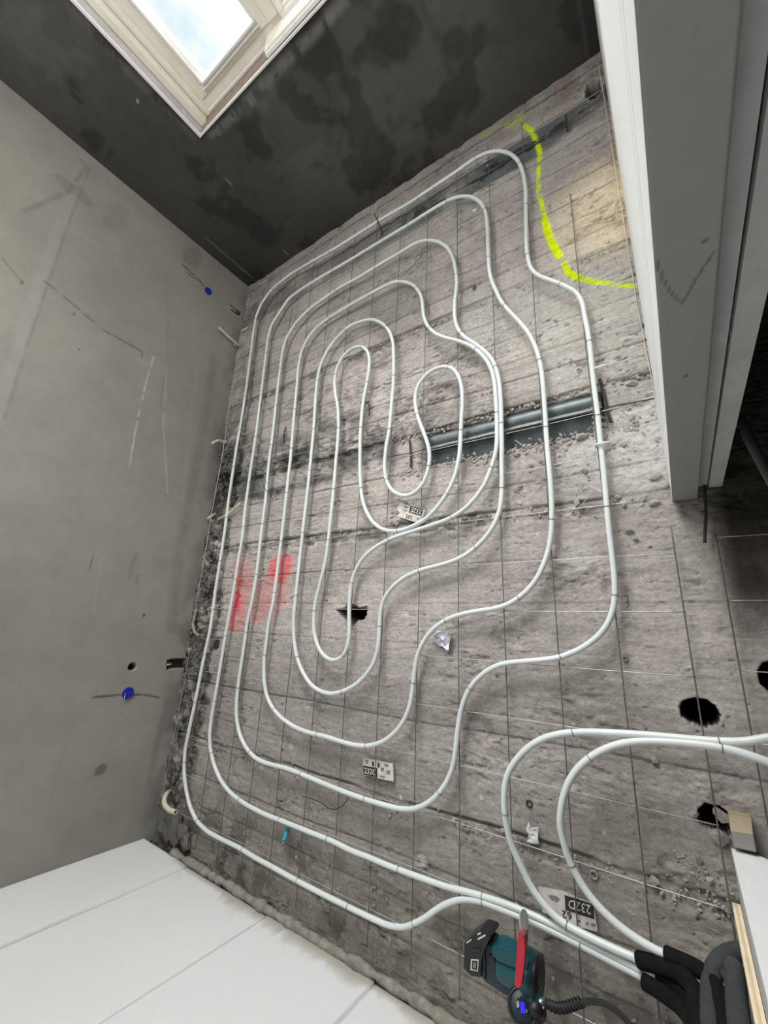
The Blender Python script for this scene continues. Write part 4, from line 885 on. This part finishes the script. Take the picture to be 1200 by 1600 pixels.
def switchbox(x, y, label, pts, r=.026):
    t = thing('blue_junction_box', label, 'junction box'); c = pxp(x, y, XL)
    bm = bmesh.new(); bmesh.ops.create_cone(bm, cap_ends=True, segments=24, radius1=r, radius2=r * .9, depth=.006, matrix=Matrix.Translation(Vector(c) + Vector((-.002, 0, 0))) @ Matrix.Rotation(-math.pi / 2, 4, 'Y'))
    obj('cap_disc', me_of(bm), 'blue', t); obj('cap_rim', ring_me(Vector(c) + Vector((-.005, 0, 0)), (1, 0, 0), r * .86, .0018, 24, 6), 'blue', t)
    for q in pts: tube('lead_wire', resample([w(*v) for v in q], .004, .004), .0013, 'wire', t, 6)
    rebase(t)
switchbox(200, 1083, 'round blue junction box cap on the lower plaster wall, below the black hole', [[(196, 1083, .006), (194, 1092, .02), (195, 1103, .01)]])
switchbox(325, 455, 'round blue junction box cap on the plaster wall near the far corner', [[(322, 452, .004), (312, 441, .01), (304, 430, .004)]], .024)
def slot(x0, y0, x1, y1, label, ang):
    t = thing('junction_box', label, 'junction box'); q = [pxp(x0, y0, XL), pxp(x1, y1, XL)]; c = (q[0] + q[1]) / 2; d = q[1] - q[0]
    P = np.array([q[0], q[1]]); P[:, 0] += .004
    tube('pale_lug', P, .0042, 'cream', t, 4); tube('box_edge', P + np.array([-.004, 0, 0]) + np.array([0, ang * .009, -.009]), .0016, 'mortar', t, 6); rebase(t)
slot(261, 1039, 268, 1038, 'dark slot with pale lug in the plaster wall beside the black hole', 1)
slot(361, 480, 371, 488, 'dark slot with pale lug in the plaster wall at the far corner', 1)
o = tube('corner_bead', resample([pz(x, y, S - .03) for x, y in [(372, 565), (361, 620), (347, 715), (331, 800), (318, 880), (305, 950)]], .02, .02), .0022, 'wire', seg=6); tag(o, 'thin pale metal plaster bead along the top of the left wall', 'bead')
o = tube('corner_bead', resample([pz(x, y, S - .03) for x, y in [(298, 1010), (287, 1070), (276, 1130), (265, 1190), (255, 1235)]], .02, .02), .0022, 'mortar', seg=6); tag(o, 'dull plaster bead at the wall edge beside the lower broken margin', 'bead')

# ================================================================== INFLATOR PUMP HANGING FROM RED PLIERS
hp_ = 1.085
def V6(s): return tr('V:' + s)
pump = thing('cordless_inflator', 'teal and black cordless inflator hanging below the pipe bundle', 'power tool')
def axis_tube(name, a, b, r, m, rs_prof, seg=24, parent=None):
    a = np.array(a); b = np.array(b); P = [a + (b - a) * f for f, _ in rs_prof]; return tube(name, P, r, m, parent or pump, seg, rs=[r * k for _, k in rs_prof])
A0 = pz(*V6('480,590')[0], hp_ + .03); A1 = pz(*V6('850,790')[0], hp_ + .03)
axis_tube('motor_housing', A0, A1, .040, 'teal', [(-.02, .05), (0, .70), (.06, .88), (.2, .93), (.5, .95), (.62, 1.08), (.8, 1.12), (.95, 1.08), (1.0, .9), (1.01, .05)])
obj('top_shell', px_prism(V6('400,470 460,465 620,560 760,640 740,700 640,680 460,620 410,560'), hp_ - .008, .05, .006), 'teal', pump)
obj('handle_shell', px_prism(V6('312,480 370,440 410,470 480,640 620,730 640,860 610,960 520,930 330,800'), hp_ + .002, .05, .007), 'teal_dark', pump)
obj('handle_grip', px_prism(V6('372,545 425,560 455,640 460,700 372,670'), hp_ - .004, .03, .005), 'black', pump)
bt = obj('battery', px_prism(V6('150,440 285,335 375,365 400,400 330,480 310,520 308,770 215,755 140,680'), hp_ - .012, .060, .006), 'black', pump)
obj('battery_badge', px_prism(V6('215,592 287,600 280,708 210,695'), hp_ - .0135, .001), 'print_white', bt)
obj('badge_field', px_prism(V6('226,606 276,612 270,694 222,684'), hp_ - .0148, .001), 'black', bt)
obj('badge_mark', px_prism(V6('236,622 264,626 260,678 234,672'), hp_ - .0160, .001), 'ink_faded', bt)
for q in ['272,358 302,340 310,352 280,370', '276,400 345,362 352,374 284,414', '170,436 215,404 220,414 174,446']: obj('battery_print', px_prism(V6(q), hp_ - .0135, .001), 'print_white', bt)
obj('battery_latch', px_prism(V6('225,500 300,500 295,525 228,525'), hp_ - .0150, .004, .001), 'teal_dark', bt)
obj('battery_shoe', px_prism(V6('308,490 345,470 350,800 308,770'), hp_ - .004, .058, .004), 'teal_dark', pump)
for i, q in enumerate(['440,405 500,430 540,480 520,500 450,440']): obj('trigger', px_prism(V6(q), hp_ + .03, .02, .003), 'black', pump)
# motor end disc
c = A1; ax = (A1 - A0) / np.linalg.norm(A1 - A0)
tube('vent_ring', [c - ax * .014, c - ax * .006, c + ax * .002, c + ax * .006], .046, 'black', pump, 28, rs=[.036, .043, .043, .030])
# gauge head
gc = pz(*V6('700,1040')[0], hp_ - .022); 
vd = Vector((0, EYE and 0, 0)); look = (Vector((0, 0, EYE)) - Vector(gc)).normalized(); look = np.array(look)
hd = obj('gauge_head', tube_me([gc + np.array([.0, .0, .05]) - look * .0, gc - look * .030, gc - look * .004, gc, gc + look * .001], .03, 28, rs=[.022, .029, .030, .028, .001]), 'teal_dark', pump)
obj('gauge_rim', ring_me(gc, look, .026, .0026, 28, 8), 'black', hd)
def on_gauge(s, t=.0):  # quad on the gauge face plane
    pts = []; 
    for x, y in V6(s):
        d = ray(x, y); k = ((gc - np.array([0, 0, EYE])) @ look + 0) / (d @ look); pts.append(np.array([0, 0, EYE]) + d * k + look * t)
    return pts
def gplate(name, s, m, t, parent): b = on_gauge(s, t); return obj(name, prism_me(b, [p - look * .003 for p in b]), m, parent)
gplate('gauge_face', '640,965 690,935 745,980 760,1060 740,1130 690,1130 645,1080', 'black', .002, hd)
gplate('display_screen', '676,986 716,996 724,1104 686,1098', 'screen', .0045, hd)['label'] = 'lit blue display'
gplate('button', '642,990 664,980 670,1040 648,1050', 'wire', .0045, hd); gplate('button', '730,1060 742,1066 742,1092 730,1092', 'wire', .0045, hd)
tube('pump_outlet', [pz(*V6('760,930')[0], hp_ + .012), pz(*V6('830,1000')[0], hp_ + .012), pz(*V6('870,1030')[0], hp_ + .012)], .022, 'teal', pump, 20, rs=[.030, .028, .020])
tube('hose_coupling', [pz(*V6('850,960')[0], hp_), pz(*V6('895,1045')[0], hp_)], .007, 'chrome', pump, 14)
tube('side_drum', [pz(*V6('780,1010')[0], hp_ + .01), pz(*V6('830,1110')[0], hp_ - .01), pz(*V6('835,1150')[0], hp_ - .012)], .03, 'black', pump, 20, rs=[.020, .021, .013])
# coiled hose start then smooth hose
hc = resample([pz(*q, hp_ + .002) for q in V6('915,1000 980,1040 1060,1055 1130,1035 1200,1005 1260,990')], .0009, .006)
Tn = np.gradient(hc, axis=0); Tn /= np.linalg.norm(Tn, axis=1)[:, None]; ref = np.array([0, 0, 1.0]); s_ = np.arange(len(hc)) * .0009
A_ = np.cross(Tn, ref); A_ /= np.linalg.norm(A_, axis=1)[:, None]; B_ = np.cross(Tn, A_)
ph = s_ / .0072 * 2 * math.pi; hel = hc + .0075 * (np.cos(ph)[:, None] * A_ + np.sin(ph)[:, None] * B_)
hose = tube('hose_guard', hel, .0022, 'black_rubber', pump, 6)
tube('air_hose', resample([pz(x, y, h) for x, y, h in [(852, 1566, hp_), (876, 1576, hp_), (905, 1568, hp_), (925, 1563, hp_), (945, 1567, hp_ - .01), (965, 1580, hp_ - .02), (985, 1600, hp_ - .04), (1005, 1640, hp_ - .09), (1010, 1720, hp_ - .2)]], .006, .012), .0052, 'black_rubber', pump, 10)
rebase(pump)
pli = thing('red_pliers', 'red-handled pliers clamped on the pipe bundle, holding the inflator', 'pliers')
obj('handle', px_prism(V6('655,350 690,335 715,345 722,480 712,640 690,855 655,875 622,840 640,600'), hp_ - .045, .014, .003), 'red', pli)
obj('handle', px_prism(V6('690,345 738,340 735,420 720,560 708,640 690,650 700,480'), hp_ - .030, .012, .003), 'red_dark', pli)
jp = resample([pz(*V6('700,350')[0], hp_ - .03), pz(*V6('692,260')[0], hp_ + .02), pz(*V6('690,190')[0], hp_ + .07), pz(*V6('705,150')[0], 1.195)], .006, .006)
tube('jaw', jp, .0055, 'chrome', pli, 10); jp2 = resample([pz(*V6('720,345')[0], hp_ - .03), pz(*V6('730,260')[0], hp_ + .02), pz(*V6('732,190')[0], hp_ + .07), pz(*V6('718,152')[0], 1.195)], .006, .006)
tube('jaw', jp2, .0050, 'tie', pli, 10); tube('pivot', [pz(*V6('705,345')[0], hp_ - .048), pz(*V6('705,340')[0], hp_ - .028)], .004, 'chrome', pli, 10)
rebase(pli)

# repeats of one kind share a group
for key, grp in {'concrete_chip': 'stone chips on the ceiling', 'conduit_stub': 'conduit stubs along the plaster wall edge', 'foam_sleeve': 'black foam sleeves on the pipe ends',
                 'grey_foam_tube': 'grey foam tubes beside the plywood edge', 'printed_label': 'printed paper labels stuck to the ceiling', 'rebar_stub': 'rusty steel stubs on the ceiling',
                 'loose_wire': 'loose wire ends on the ceiling', 'heating_pipe': 'white heating pipes under the ceiling', 'blue_junction_box': 'blue junction boxes in the plaster wall',
                 'wire_mesh': 'wire mesh mats under the ceiling', 'metal_washer': 'small pale rings on the ceiling', 'junction_box': 'dark wall slots beside the ceiling',
                 'corner_bead': 'plaster beads along the left wall', 'steel_channel': 'steel profiles in the ceiling', 'tie_rod': 'thin rods at the steel profile'}.items():
    for o in COL.objects:
        if o.parent is None and o.name.split('.')[0] == key: o['group'] = grp
